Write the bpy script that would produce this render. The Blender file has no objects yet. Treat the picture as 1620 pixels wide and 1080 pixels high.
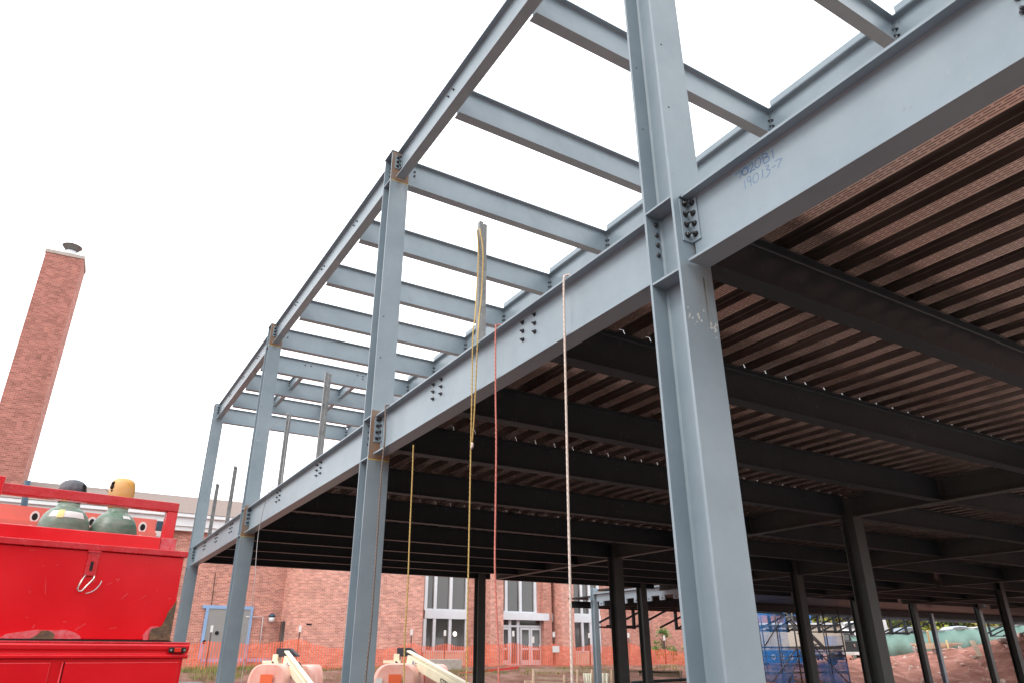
import bpy, bmesh, math, random
from mathutils import Vector, Matrix, noise
random.seed(7)
S = bpy.context.scene
COL = S.collection
PI = math.pi

# ------------------------------------------------------------------ camera
CAM = Vector((-2.88319, -2.72403, 0.14115))
FPX = 1122.247
YAW, PITCH, ROLL = 0.5494, 0.4185, -0.0029
F_ = Vector((math.sin(YAW)*math.cos(PITCH), math.cos(YAW)*math.cos(PITCH), math.sin(PITCH)))
r0 = Vector((math.cos(YAW), -math.sin(YAW), 0)); u0 = r0.cross(F_)
R_ = r0*math.cos(ROLL)+u0*math.sin(ROLL); U_ = -r0*math.sin(ROLL)+u0*math.cos(ROLL)
cd = bpy.data.cameras.new('camera'); co = bpy.data.objects.new('camera', cd); COL.objects.link(co)
m = Matrix.Identity(4)
for i in range(3):
    m[i][0] = R_[i]; m[i][1] = U_[i]; m[i][2] = -F_[i]; m[i][3] = CAM[i]
co.matrix_world = m
cd.sensor_width = 36; cd.lens = FPX/1620*36; cd.clip_start = 0.05; cd.clip_end = 2000
S.camera = co

def ray(px, py): return F_ + R_*((px-810)/FPX) - U_*((py-540)/FPX)
def at(px, py, ax, v):            # survey helper: where the sight line meets a real plane of the site
    k = 'xyz'.index(ax); d = ray(px, py); return CAM + d*((v-CAM[k])/d[k])
def far(px, py, t): return CAM + ray(px, py)*t

# ------------------------------------------------------------------ materials
def mat(name, base=(.5,.5,.5), rough=.5, metal=0.0, var=0.0, vscale=3.0, bump=0.0, bscale=40.0, spec=.5, col2=None, detail=4, coords='Object', stretch=(1,1,1), coat=0.0):
    M = bpy.data.materials.new(name); M.use_nodes = True
    nt = M.node_tree; N = nt.nodes; L = nt.links
    b = N['Principled BSDF']
    b.inputs['Base Color'].default_value = (*base, 1); b.inputs['Roughness'].default_value = rough
    b.inputs['Metallic'].default_value = metal; b.inputs['Specular IOR Level'].default_value = spec
    b.inputs['Coat Weight'].default_value = coat
    tc = N.new('ShaderNodeTexCoord'); mp = N.new('ShaderNodeMapping'); mp.inputs['Scale'].default_value = stretch
    L.new(tc.outputs[coords], mp.inputs['Vector'])
    if var > 0 or col2:
        n = N.new('ShaderNodeTexNoise'); n.inputs['Scale'].default_value = vscale; n.inputs['Detail'].default_value = detail
        n.inputs['Roughness'].default_value = .62
        L.new(mp.outputs[0], n.inputs['Vector'])
        rp = N.new('ShaderNodeValToRGB'); rp.color_ramp.elements[0].position = .3; rp.color_ramp.elements[1].position = .7
        c2 = col2 if col2 else tuple(min(1, c*(1+var)) for c in base)
        c1 = base if col2 else tuple(c*(1-var) for c in base)
        rp.color_ramp.elements[0].color = (*c1, 1); rp.color_ramp.elements[1].color = (*c2, 1)
        L.new(n.outputs['Fac'], rp.inputs['Fac']); L.new(rp.outputs['Color'], b.inputs['Base Color'])
        mr = N.new('ShaderNodeMapRange'); mr.inputs['To Min'].default_value = max(.03, rough-.1); mr.inputs['To Max'].default_value = min(1, rough+.12)
        L.new(n.outputs['Fac'], mr.inputs['Value']); L.new(mr.outputs[0], b.inputs['Roughness'])
    if bump > 0:
        n2 = N.new('ShaderNodeTexNoise'); n2.inputs['Scale'].default_value = bscale; n2.inputs['Detail'].default_value = 5
        L.new(mp.outputs[0], n2.inputs['Vector'])
        bp = N.new('ShaderNodeBump'); bp.inputs['Strength'].default_value = bump; bp.inputs['Distance'].default_value = .02
        L.new(n2.outputs['Fac'], bp.inputs['Height']); L.new(bp.outputs[0], b.inputs['Normal'])
    return M

def brick_mat(name, c1, c2, mortar, w=.215, h=.072):
    M = bpy.data.materials.new(name); M.use_nodes = True; nt = M.node_tree; N = nt.nodes; L = nt.links
    b = N['Principled BSDF']; b.inputs['Roughness'].default_value = .9
    uv = N.new('ShaderNodeUVMap')
    br = N.new('ShaderNodeTexBrick'); br.inputs['Scale'].default_value = 1
    br.inputs['Brick Width'].default_value = w; br.inputs['Row Height'].default_value = h; br.inputs['Mortar Size'].default_value = .006
    br.inputs['Color1'].default_value = (*c1, 1); br.inputs['Color2'].default_value = (*c2, 1); br.inputs['Mortar'].default_value = (*mortar, 1)
    br.inputs['Bias'].default_value = -.1
    L.new(uv.outputs[0], br.inputs['Vector'])
    n = N.new('ShaderNodeTexNoise'); n.inputs['Scale'].default_value = 1.1; n.inputs['Detail'].default_value = 8; L.new(uv.outputs[0], n.inputs['Vector'])
    mr = N.new('ShaderNodeMapRange'); mr.inputs['To Min'].default_value = .72; mr.inputs['To Max'].default_value = 1.25; L.new(n.outputs['Fac'], mr.inputs['Value'])
    # per-brick scatter
    n3 = N.new('ShaderNodeTexWhiteNoise'); sn = N.new('ShaderNodeVectorMath'); sn.operation = 'SNAP'; sn.inputs[1].default_value = (w, h, 1)
    L.new(uv.outputs[0], sn.inputs[0]); L.new(sn.outputs[0], n3.inputs['Vector'])
    mr2 = N.new('ShaderNodeMapRange'); mr2.inputs['To Min'].default_value = .8; mr2.inputs['To Max'].default_value = 1.2; L.new(n3.outputs['Value'], mr2.inputs['Value'])
    mu0 = N.new('ShaderNodeMath'); mu0.operation = 'MULTIPLY'; L.new(mr.outputs[0], mu0.inputs[0]); L.new(mr2.outputs[0], mu0.inputs[1])
    mu = N.new('ShaderNodeVectorMath'); mu.operation = 'SCALE'; L.new(br.outputs['Color'], mu.inputs[0]); L.new(mu0.outputs[0], mu.inputs['Scale'])
    L.new(mu.outputs[0], b.inputs['Base Color'])
    bp = N.new('ShaderNodeBump'); bp.inputs['Strength'].default_value = .4; bp.inputs['Distance'].default_value = .01; bp.invert = True
    L.new(br.outputs['Fac'], bp.inputs['Height']); L.new(bp.outputs[0], b.inputs['Normal'])
    return M

def steel_mat(name, base, dark, rough=.42):
    """shop primer: mottled, scuffed, faint runs"""
    M = bpy.data.materials.new(name); M.use_nodes = True; nt = M.node_tree; N = nt.nodes; L = nt.links
    b = N['Principled BSDF']; b.inputs['Specular IOR Level'].default_value = .5
    tc = N.new('ShaderNodeTexCoord')
    n = N.new('ShaderNodeTexNoise'); n.inputs['Scale'].default_value = 1.6; n.inputs['Detail'].default_value = 7; n.inputs['Roughness'].default_value = .65
    L.new(tc.outputs['Object'], n.inputs['Vector'])
    rp = N.new('ShaderNodeValToRGB'); e = rp.color_ramp.elements
    e[0].position = .28; e[1].position = .72; e[0].color = (*dark, 1); e[1].color = (*base, 1)
    L.new(n.outputs['Fac'], rp.inputs['Fac'])
    # scuffs: thin stretched noise, pale
    mp = N.new('ShaderNodeMapping'); mp.inputs['Scale'].default_value = (9, 9, 2.2); mp.inputs['Rotation'].default_value = (.5, .2, .1); L.new(tc.outputs['Object'], mp.inputs['Vector'])
    n2 = N.new('ShaderNodeTexNoise'); n2.inputs['Scale'].default_value = 3.2; n2.inputs['Detail'].default_value = 8; n2.inputs['Roughness'].default_value = .8
    L.new(mp.outputs[0], n2.inputs['Vector'])
    r2 = N.new('ShaderNodeValToRGB'); f = r2.color_ramp.elements; f[0].position = .60; f[1].position = .72; f[0].color = (0,0,0,1); f[1].color = (.55,.55,.55,1)
    L.new(n2.outputs['Fac'], r2.inputs['Fac'])
    mx = N.new('ShaderNodeMixRGB'); mx.inputs['Color2'].default_value = (.36, .37, .37, 1)
    L.new(r2.outputs['Color'], mx.inputs['Fac']); L.new(rp.outputs['Color'], mx.inputs['Color1'])
    # rusty freckles
    n4 = N.new('ShaderNodeTexNoise'); n4.inputs['Scale'].default_value = 5.5; n4.inputs['Detail'].default_value = 9; n4.inputs['Roughness'].default_value = .75
    L.new(tc.outputs['Object'], n4.inputs['Vector'])
    r4 = N.new('ShaderNodeValToRGB'); g = r4.color_ramp.elements; g[0].position = .63; g[1].position = .74; g[0].color = (0,0,0,1); g[1].color = (.6,.6,.6,1)
    L.new(n4.outputs['Fac'], r4.inputs['Fac'])
    mx2 = N.new('ShaderNodeMixRGB'); mx2.inputs['Color2'].default_value = (.16, .12, .09, 1)
    L.new(r4.outputs['Color'], mx2.inputs['Fac']); L.new(mx.outputs[0], mx2.inputs['Color1']); L.new(mx2.outputs[0], b.inputs['Base Color'])
    mr = N.new('ShaderNodeMapRange'); mr.inputs['To Min'].default_value = rough-.08; mr.inputs['To Max'].default_value = rough+.14
    L.new(n2.outputs['Fac'], mr.inputs['Value']); L.new(mr.outputs[0], b.inputs['Roughness'])
    n3 = N.new('ShaderNodeTexNoise'); n3.inputs['Scale'].default_value = 220; n3.inputs['Detail'].default_value = 2; L.new(tc.outputs['Object'], n3.inputs['Vector'])
    bp = N.new('ShaderNodeBump'); bp.inputs['Strength'].default_value = .08; bp.inputs['Distance'].default_value = .004
    L.new(n3.outputs['Fac'], bp.inputs['Height']); L.new(bp.outputs[0], b.inputs['Normal'])
    return M

def deck_mat():
    M = bpy.data.materials.new('galvanised_deck_painted_reflection'); M.use_nodes = True; nt = M.node_tree; N = nt.nodes; L = nt.links
    b = N['Principled BSDF']; b.inputs['Metallic'].default_value = .8
    uv = N.new('ShaderNodeUVMap')
    br = N.new('ShaderNodeTexBrick'); br.inputs['Scale'].default_value = 1; br.offset = .38; br.offset_frequency = 2
    br.inputs['Brick Width'].default_value = .105; br.inputs['Row Height'].default_value = .0236
    br.inputs['Mortar Size'].default_value = .0088; br.inputs['Mortar Smooth'].default_value = .1
    L.new(uv.outputs[0], br.inputs['Vector'])
    # slots only in a strip along the middle of each pan (v coordinate 0.016 .. 0.115)
    sp = N.new('ShaderNodeSeparateXYZ'); L.new(uv.outputs[0], sp.inputs[0])
    g = N.new('ShaderNodeMath'); g.operation = 'GREATER_THAN'; g.inputs[1].default_value = .0; L.new(sp.outputs['Y'], g.inputs[0])
    l = N.new('ShaderNodeMath'); l.operation = 'LESS_THAN'; l.inputs[1].default_value = .118; L.new(sp.outputs['Y'], l.inputs[0])
    a = N.new('ShaderNodeMath'); a.operation = 'MULTIPLY'; L.new(g.outputs[0], a.inputs[0]); L.new(l.outputs[0], a.inputs[1])
    inv = N.new('ShaderNodeMath'); inv.operation = 'SUBTRACT'; inv.inputs[0].default_value = 1; L.new(br.outputs['Fac'], inv.inputs[1])
    a2 = N.new('ShaderNodeMath'); a2.operation = 'MULTIPLY'; L.new(a.outputs[0], a2.inputs[0]); L.new(inv.outputs[0], a2.inputs[1])
    tc = N.new('ShaderNodeTexCoord'); n = N.new('ShaderNodeTexNoise'); n.inputs['Scale'].default_value = 1.2; n.inputs['Detail'].default_value = 6; L.new(tc.outputs['Object'], n.inputs['Vector'])
    rp = N.new('ShaderNodeValToRGB'); e = rp.color_ramp.elements; e[0].position = .3; e[1].position = .7; e[0].color = (.90,.60,.50,1); e[1].color = (.99,.80,.71,1)  # pink ground reflection painted into the pan colour
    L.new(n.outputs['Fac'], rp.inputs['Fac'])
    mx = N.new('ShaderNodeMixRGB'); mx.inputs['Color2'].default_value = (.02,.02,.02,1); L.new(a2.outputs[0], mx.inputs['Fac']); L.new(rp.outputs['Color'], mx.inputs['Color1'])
    L.new(mx.outputs[0], b.inputs['Base Color'])
    mr = N.new('ShaderNodeMapRange'); mr.inputs['To Min'].default_value = .12; mr.inputs['To Max'].default_value = .26; L.new(n.outputs['Fac'], mr.inputs['Value']); L.new(mr.outputs[0], b.inputs['Roughness'])
    return M

M_STEEL = steel_mat('grey_primer_steel', (.285,.345,.385), (.215,.27,.31), .31)
M_STEELD = steel_mat('shaded_primer_steel', (.034,.042,.048), (.024,.030,.035), .45)  # same grey primer, darkened to paint in the shade under the deck
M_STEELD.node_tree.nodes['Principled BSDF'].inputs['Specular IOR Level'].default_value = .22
M_STEELG = steel_mat('shaded_girder_steel', (.085,.092,.088), (.065,.070,.066))  # primer of interior girders and columns, shade put into the colour
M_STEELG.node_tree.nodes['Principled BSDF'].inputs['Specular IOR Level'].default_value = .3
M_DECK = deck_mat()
M_DECKW = mat('shaded_deck_rib', (.21,.175,.155), .3, .7, var=.3, vscale=1.5)  # rib shade put into the colour, so the pans look lit
M_BOLT = mat('dark_bolt_steel', (.07,.07,.075), .38, .7, var=.3, vscale=60)
M_RUST = mat('bare_rusty_steel', (.30,.135,.045), .7, .1, col2=(.20,.175,.16), vscale=9, bump=.1)
M_RUSTY = mat('yellow_crayon_line', (.55,.40,.08), .8, var=.3, vscale=60)
M_GALV = mat('galvanised_post', (.19,.19,.19), .4, .6, var=.3, vscale=12)
M_BRICK = brick_mat('red_brick', (.53,.21,.15), (.41,.14,.10), (.60,.50,.44))
M_BRICK2 = brick_mat('pale_red_brick', (.61,.27,.20), (.50,.19,.14), (.68,.58,.52))
M_BRICKC = brick_mat('chimney_brick', (.40,.15,.115), (.31,.105,.08), (.44,.31,.27), .24, .1)
M_SHING = mat('brown_shingle', (.19,.14,.12), .9, col2=(.27,.21,.185), vscale=9, bump=.4)
M_WHITE = mat('white_trim', (.74,.75,.76), .5, var=.04)
M_ALU = mat('light_grey_aluminium', (.66,.68,.71), .4, .2, var=.05)
M_GLASS = mat('dark_window_glass', (.065,.062,.058), .08, 0, spec=.9)
M_CREAM = mat('cream_panel', (.62,.54,.44), .6, var=.06)
M_CONC = mat('concrete', (.42,.37,.33), .85, var=.15, vscale=6, bump=.15)
M_DIRT = None
M_ORFENCE = None
M_RED = None

# ------------------------------------------------------------------ mesh helpers
class MB:
    def __init__(s): s.bm = bmesh.new(); s.uv = s.bm.loops.layers.uv.new('UVMap'); s.mi = 0
    def face(s, vs, uvs=None, smooth=False):
        try: f = s.bm.faces.new(vs)
        except ValueError: return None
        f.smooth = smooth; f.material_index = s.mi
        if uvs:
            for l, u in zip(f.loops, uvs): l[s.uv].uv = u
        else:
            f.normal_update(); n = f.normal
            ax = max(range(3), key=lambda i: abs(n[i]))
            for l in f.loops:
                c = l.vert.co
                if ax == 0: l[s.uv].uv = (c.y, c.z)
                elif ax == 1: l[s.uv].uv = (c.x, c.z)
                else: l[s.uv].uv = (c.x, c.y)
        return f
    def prism(s, poly, a, b, cap=True, smooth=False):
        """poly: list of 3-vectors offsets; extruded from point a to b"""
        a = Vector(a); b = Vector(b)
        v0 = [s.bm.verts.new(a+Vector(p)) for p in poly]; v1 = [s.bm.verts.new(b+Vector(p)) for p in poly]
        n = len(poly)
        for i in range(n): s.face([v0[i], v0[(i+1)%n], v1[(i+1)%n], v1[i]], smooth=smooth)
        if cap: s.face(v0[::-1]); s.face(v1)
        return s
    def box(s, x0, x1, y0, y1, z0, z1):
        s.prism([(x0,y0,0),(x1,y0,0),(x1,y1,0),(x0,y1,0)], (0,0,z0), (0,0,z1)); return s
    def obox(s, c, ux, uy, uz, hx, hy, hz):
        c = Vector(c); ux, uy, uz = Vector(ux), Vector(uy), Vector(uz)
        p = [ux*a*hx+uy*b*hy for a, b in ((-1,-1),(1,-1),(1,1),(-1,1))]
        s.prism(p, c-uz*hz, c+uz*hz); return s
    def bar(s, a, b, w, h=None, up=(0,0,1)):
        a, b = Vector(a), Vector(b); h = h or w; d = (b-a).normalized(); up = Vector(up)
        if abs(d.dot(up)) > .98: up = Vector((1,0,0))
        x = d.cross(up).normalized(); y = x.cross(d)
        s.prism([x*w/2*i+y*h/2*j for i, j in ((-1,-1),(1,-1),(1,1),(-1,1))], a, b); return s
    def tube(s, pts, r, n=8, cap=True):
        pts = [Vector(p) for p in pts]; rs = r if isinstance(r, (list, tuple)) else [r]*len(pts)
        rings = []; x = None
        for i, p in enumerate(pts):
            d = (pts[min(i+1, len(pts)-1)]-pts[max(i-1, 0)]).normalized()
            if x is None:
                x = d.cross(Vector((0,0,1)));
                if x.length < 1e-3: x = Vector((1,0,0))
            x = (x-d*x.dot(d)).normalized(); y = d.cross(x)
            rings.append([s.bm.verts.new(p+(x*math.cos(2*PI*k/n)+y*math.sin(2*PI*k/n))*rs[i]) for k in range(n)])
        for a, b in zip(rings, rings[1:]):
            for k in range(n): s.face([a[k], a[(k+1)%n], b[(k+1)%n], b[k]], smooth=True)
        if cap: s.face(rings[0][::-1]); s.face(rings[-1])
        return s
    def lathe(s, prof, c, n=24, axis='z', smooth=True):
        c = Vector(c); rings = []
        for r, h in prof:
            ring = []
            for k in range(n):
                a = 2*PI*k/n; x, y = r*math.cos(a), r*math.sin(a)
                v = {'z': (x, y, h), 'x': (h, x, y), 'y': (x, h, y)}[axis]
                ring.append(s.bm.verts.new(c+Vector(v)))
            rings.append(ring)
        for a, b in zip(rings, rings[1:]):
            for k in range(n): s.face([a[k], a[(k+1)%n], b[(k+1)%n], b[k]], smooth=smooth)
        s.face(rings[0][::-1]); s.face(rings[-1]); return s
    def build(s, name, m, parent=None, bevel=0, recalc=True):
        if recalc: bmesh.ops.recalc_face_normals(s.bm, faces=s.bm.faces[:])
        me = bpy.data.meshes.new(name); s.bm.to_mesh(me); s.bm.free()
        for q in (m if isinstance(m, (list, tuple)) else [m]): me.materials.append(q)
        o = bpy.data.objects.new(name, me); COL.objects.link(o)
        if parent: o.parent = parent; o.matrix_parent_inverse = Matrix.Translation(-parent_world(parent))
        if bevel:
            bv = o.modifiers.new('bevel', 'BEVEL'); bv.width = bevel; bv.segments = 2; bv.limit_method = 'ANGLE'; bv.angle_limit = .6
        return o
def parent_world(p):
    v = Vector((0,0,0))
    if p.type == 'EMPTY': v = p.location.copy()
    return v
def tag(o, label=None, cat=None, group=None, kind=None):
    for k, v in (('label', label), ('category', cat), ('group', group), ('kind', kind)):
        if v: o[k] = v
    return o
def thing(name, label, cat, loc=(0,0,0), group=None):
    o = bpy.data.objects.new(name, None); COL.objects.link(o); o.location = loc; o.empty_display_size = .2
    return tag(o, label, cat, group)

def ipoly(ax_w, ax_d, w, d, tf, tw, r=.008):
    """I profile; ax_w flange direction, ax_d depth direction; web along ax_d"""
    a, b = Vector(ax_w), Vector(ax_d); W, D, T = w/2, d/2, tw/2
    P = [(-W,-D),(W,-D),(W,-D+tf),(T+r,-D+tf),(T,-D+tf+r),(T,D-tf-r),(T+r,D-tf),(W,D-tf),(W,D),(-W,D),(-W,D-tf),(-T-r,D-tf),(-T,D-tf-r),(-T,-D+tf+r),(-T-r,-D+tf),(-W,-D+tf)]
    return [a*x+b*y for x, y in P]
def ibeam(mb, a, b, top, depth, w, tf=.014, tw=.009, up=(0,0,1)):
    a, b = Vector(a), Vector(b); d = (b-a).normalized(); up = Vector(up); side = d.cross(up).normalized()
    off = up*(top-depth/2) if up.z else Vector((0,0,0))
    # concave caps: do flanges and web as one n-gon cap
    mb.prism(ipoly(side, up, w, depth, tf, tw), a+off, b+off)
    return mb

# ================================================================== STEEL FRAME
b_, d_ = .26, .266
ZT, ZB = 2.755, 2.2815
RT, RB = 6.5957, 6.1683
WB, WR = .16, .13
Y2, Y3, Y4 = 5.081, 11.654, 17.689
Y0 = -5.1
frame = thing('steel_frame_building', 'grey primed steel frame of a two storey building going up, with metal deck', 'steel frame', (0, 0, -1.5))

def bolt(pos, axis, parent, r=.0155, h=.016, shank=.014, dome=False):
    """hex nut with a stub of thread, or a domed head; axis is outward"""
    mb = MB(); ax = Vector(axis); x = ax.cross(Vector((0,0,1)));
    if x.length < .1: x = Vector((1,0,0))
    x.normalize(); y = ax.cross(x); p = Vector(pos); ph = random.random()
    def ring(rr, n, hh): return [p+ax*hh+(x*math.cos(2*PI*k/n+ph)+y*math.sin(2*PI*k/n+ph))*rr for k in range(n)]
    def loft(rings):
        R = [[mb.bm.verts.new(q) for q in r_] for r_ in rings]
        for A, B in zip(R, R[1:]):
            n = len(A)
            for k in range(n): mb.face([A[k], A[(k+1)%n], B[(k+1)%n], B[k]], smooth=n > 6)
        mb.face(R[-1])
    if dome:
        loft([ring(r*1.05, 14, 0), ring(r*1.0, 14, h*.5), ring(r*.72, 14, h*.85), ring(r*.3, 14, h)])
    else:
        loft([ring(r*1.3, 14, 0), ring(r*1.3, 14, .003)])
        loft([ring(r, 6, .003), ring(r, 6, h*.8), ring(r*.86, 6, h)])
        loft([ring(r*.5, 10, h*.9), ring(r*.5, 10, h+shank), ring(r*.35, 10, h+shank+.002)])
    return mb.build('bolt', M_BOLT, parent)

def column(x, y, z0, z1, parent=frame, m=None, b=b_, d=d_, tf=.018, tw=.012, bump=None):
    mb = MB()
    mb.prism(ipoly((1,0,0), (0,1,0), b, d, tf, tw, .012), (x, y, z0), (x, y, z1))
    return mb.build('column', m or M_STEEL, parent)

def stiffeners(col, y, zs, x=0):
    for z in zs:
        mb = MB()
        for s in (-1, 1):
            mb.box(min(x+s*.007, x+s*(b_/2-.002)), max(x+s*.007, x+s*(b_/2-.002)), y-d_/2+.0185, y+d_/2-.0185, z-.007, z+.007)
        mb.build('stiffener', M_STEEL, col)

def angle_conn(par, y, side, z0, z1, zs, x=0, leg=.078, bolts=True, m=None):
    """double angle between a column flange at y+side*d/2 and the girder web"""
    yf = y+side*d_/2
    for s in (-1, 1):
        mb = MB(); t = .009; wf = .0065
        # L profile in plan, extruded vertically
        X = lambda q: x+s*(wf+q)
        Yq = lambda q: yf+side*(.0008+q)
        mb.prism([(X(0),Yq(0),0),(X(leg),Yq(0),0),(X(leg),Yq(t),0),(X(t),Yq(t),0),(X(t),Yq(leg),0),(X(0),Yq(leg),0)], (0,0,z0), (0,0,z1))
        o = mb.build('connection_angle', m or M_STEEL, par, bevel=.002)
        if s == -1 and bolts:
            for z in zs:
                bolt((X(leg*.56), yf+side*(t+.0008), z), (0, side, 0), par)
                bolt((X(t), yf+side*(leg*.56+.004), z), (-1, 0, 0), par)
                bolt((X(leg*.56), y-side*0+side*(d_/2-.018), z-.012), (0, -side, 0), par, r=.017, h=.013, dome=True)

ZS = (2.705, 2.63, 2.555, 2.48)
# perimeter columns
cols = {}
for nm, y, zt in (('1', 0, 7.9), ('2', Y2, RT+.012), ('3', Y3, RT+.012), ('4', Y4, RT+.012)):
    c = column(0, y, -1.6, zt); cols[nm] = c
cols['1']['label'] = 'nearest column of the frame, filling the middle right of the picture with its bolted girder joint'
cols['2']['label'] = 'second perimeter column, with rusty brown bands at both of its girder joints'
cols['3']['label'] = 'third perimeter column, slimmer with distance, rusty at its joints'
cols['4']['label'] = 'farthest perimeter column at the left corner of the frame'
stiffeners(cols['1'], 0, (ZT-.002, ZB-.045)); stiffeners(cols['2'], Y2, (ZT-.002, ZB-.03, RB-.02)); stiffeners(cols['3'], Y3, (ZT-.002, ZB-.03, RB-.02)); stiffeners(cols['4'], Y4, (ZT-.002, ZB-.03))
# cap plates
for nm, y in (('2', Y2), ('3', Y3), ('4', Y4)):
    MB().box(-b_/2-.012, b_/2-.06, y-d_/2-.012, y+d_/2+.012, RT+.0125, RT+.024).build('cap_plate', M_STEEL, cols[nm], bevel=.002)
# girder joints
for nm, y in (('1', 0), ('2', Y2), ('3', Y3)):
    for sd in (-1, 1):
        angle_conn(cols[nm], y, sd, 2.435, 2.735, ZS)
for nm, y in (('2', Y2), ('3', Y3)):
    for sd in (-1, 1): angle_conn(cols[nm], y, sd, 6.33, 6.55, (6.51, 6.44, 6.37))
angle_conn(cols['4'], Y4, -1, 2.435, 2.735, ZS); angle_conn(cols['4'], Y4, -1, 6.33, 6.55, (6.51, 6.44, 6.37))
# rust bands on the near flanges
def band(col, y, z0, z1, side=-1):
    mb = MB(); yy = y+side*(d_/2)
    mb.box(-b_/2+.001, b_/2-.001, min(yy, yy+side*.0012), max(yy, yy+side*.0012), z0, z1); mb.build('rust_band', M_RUST, col)
    mb = MB(); mb.box(-b_/2+.001, b_/2-.001, min(yy, yy+side*.0014), max(yy, yy+side*.0014), z0-.012, z0-.001); mb.build('crayon_line', M_RUSTY, col)
band(cols['2'], Y2, 2.235, 2.82); band(cols['2'], Y2, RB-.03, RT+.01)
band(cols['3'], Y3, 2.235, 2.80); band(cols['3'], Y3, RB-.03, RT+.01)

# perimeter floor girders
def girder_y(x, y0, y1, top, bot, w, m=M_STEEL, tf=.017, tw=.011, name='girder', parent=frame, label=None):
    mb = MB(); ibeam(mb, (x, y0, 0), (x, y1, 0), top, top-bot, w, tf, tw); o = mb.build(name, m, parent)
    if label: o['label'] = label
    return o
g = .022
G = []
segs = [(Y0+d_/2+g, -d_/2-g), (d_/2+g, Y2-d_/2-g), (Y2+d_/2+g, Y3-d_/2-g), (Y3+d_/2+g, Y4-d_/2-g)]
gl = ['nearest floor girder, running off the right top corner, with blue handwriting on its web', 'floor girder between the nearest and second columns, with ropes slung over it', 'floor girder between the second and third columns', 'floor girder of the far left bay']
for (a, b), l in zip(segs, gl): G.append(girder_y(0, a, b, ZT, ZB, WB, label=l))
Rg = []
for i, (a, b) in enumerate([(Y0, Y2-d_/2-g), segs[2], segs[3]]):
    Rg.append(girder_y(0, a, b, RT, RB, WR, tf=.014, tw=.008, name='roof_girder'))
Rg[0]['label'] = 'nearest roof girder, rising to the top edge of the picture'
# inner roof girder with a light edge strip
XI = 3.75
Ri = girder_y(XI, Y0, Y4+.1, RT, RB-.02, .15, tf=.014, tw=.008, name='roof_girder', label='inner roof girder seen just above the floor girder')
# floor beams ----------------------------------------------------------
YS = [-2.12, 0, 1.71, 3.42, Y2, 7.29, 9.48, Y3, 13.2, 14.75, 16.2, Y4]
XG = [0, 8.92, 15.75, 23.2, 30.6, 38.2]
ZIB = 2.398
for k in range(5):
    x0, x1 = XG[k], XG[k+1]
    for y in YS:
        if k == 0 and False: pass
        on = y in (0, Y2, Y3, Y4)
        xa = x0+(.135 if on and k == 0 else .02 if k == 0 else .02); xb = x1-.02
        if k > 0 and on: xa = x0+.14; 
        if on: xb = x1-.14
        yy = y
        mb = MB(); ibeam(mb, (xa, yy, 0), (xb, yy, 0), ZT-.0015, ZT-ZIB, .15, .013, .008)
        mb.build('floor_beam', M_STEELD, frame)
for k in range(1, 6):
    x = XG[k]
    bounds = [-2.4, 0, Y2, Y3, Y4]
    for a, b in zip(bounds, bounds[1:]):
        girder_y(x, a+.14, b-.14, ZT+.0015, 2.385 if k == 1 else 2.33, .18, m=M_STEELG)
# interior columns
icol = [(8.97, Y2), (8.92, Y3), (8.42, Y4), (15.75, Y3), (15.0, Y4), (27.2, Y3), (27.2, Y4), (31.55, Y4), (37.2, Y4), (15.75, Y2), (15.75, 0), (8.97, 0), (23.2, 0), (23.2, Y2)]
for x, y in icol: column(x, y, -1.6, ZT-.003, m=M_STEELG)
# bolt groups on the outer girder web, where floor beams frame in
def web_bolts(par, yc, dy=.09, zs=(2.695, 2.618, 2.541), x=-.0056, r=.0155):
    for s in (-1, 1):
        for z in zs: bolt((x, yc+s*dy, z), (-1, 0, 0), par, r=r)
web_bolts(G[0], -2.12); web_bolts(G[1], 1.71); web_bolts(G[1], 3.42); web_bolts(G[2], 7.29); web_bolts(G[2], 9.48)
for y in (13.2, 14.75, 16.2): web_bolts(G[3], y)
for i, y in ((0, 1.7), (0, 3.4), (1, 6.75), (1, 8.4), (1, 10.05), (2, 13.16), (2, 14.67), (2, 16.18)):
    for s in (-1, 1): bolt((-.0042, y+s*.07-.01, 6.46), (-1, 0, 0), Rg[i], r=.013, h=.013, shank=.02)
# interior connection bolts that show on girder webs
for x, y in ((8.92, 3.42), (8.92, 1.71), (15.75, 7.29), (15.75, 9.48), (15.75, 3.42), (8.92, 7.29)):
    mb = MB()
    for s in (-1, 1):
        for z in (2.69, 2.62, 2.55): mb.lathe([(.016, 0), (.016, -.014), (.008, -.016), (.008, -.03)], (x-.007, y+s*.09+.0, z), 8, 'x', False)
    mb.build('bolt_group', M_BOLT, frame)

# roof beams ------------------------------------------------------------
RY = [-3.4, -1.7, 0, 1.70, 3.40, Y2-.02, 6.75, 8.40, 10.05, Y3-.01, 13.16, 14.67, 16.18, Y4+.1]
for y in RY:
    mb = MB()
    xs = .02 if y not in (0,) else .14
    ibeam(mb, (.09, y, 0), (XI-.03, y, 0), RT-.0015, RT-RB, .13, .012, .007)
    mb.box(.0045, .09, y-.0035, y+.0035, RB+.06, RT-.05)            # web tongue past the coped flanges
    o = mb.build('roof_beam', M_STEEL, frame)
    # clip angle with two bolts at the inner end
    mb = MB(); t = .008
    mb.prism([(XI-.0045,y-.004,0),(XI-.0045,y-.075,0),(XI-.0125,y-.075,0),(XI-.0125,y-.012,0),(XI-.075,y-.012,0),(XI-.075,y-.004,0)], (0,0,RB+.13), (0,0,RT-.06))
    mb.build('connection_angle', M_STEEL, o)
    for z in (RB+.18, RB+.27):
        bolt((XI-.0125, y-.045, z), (-1,0,0), o, r=.014, h=.012); bolt((XI-.045, y-.012, z), (0,-1,0), o, r=.014, h=.012)
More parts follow.
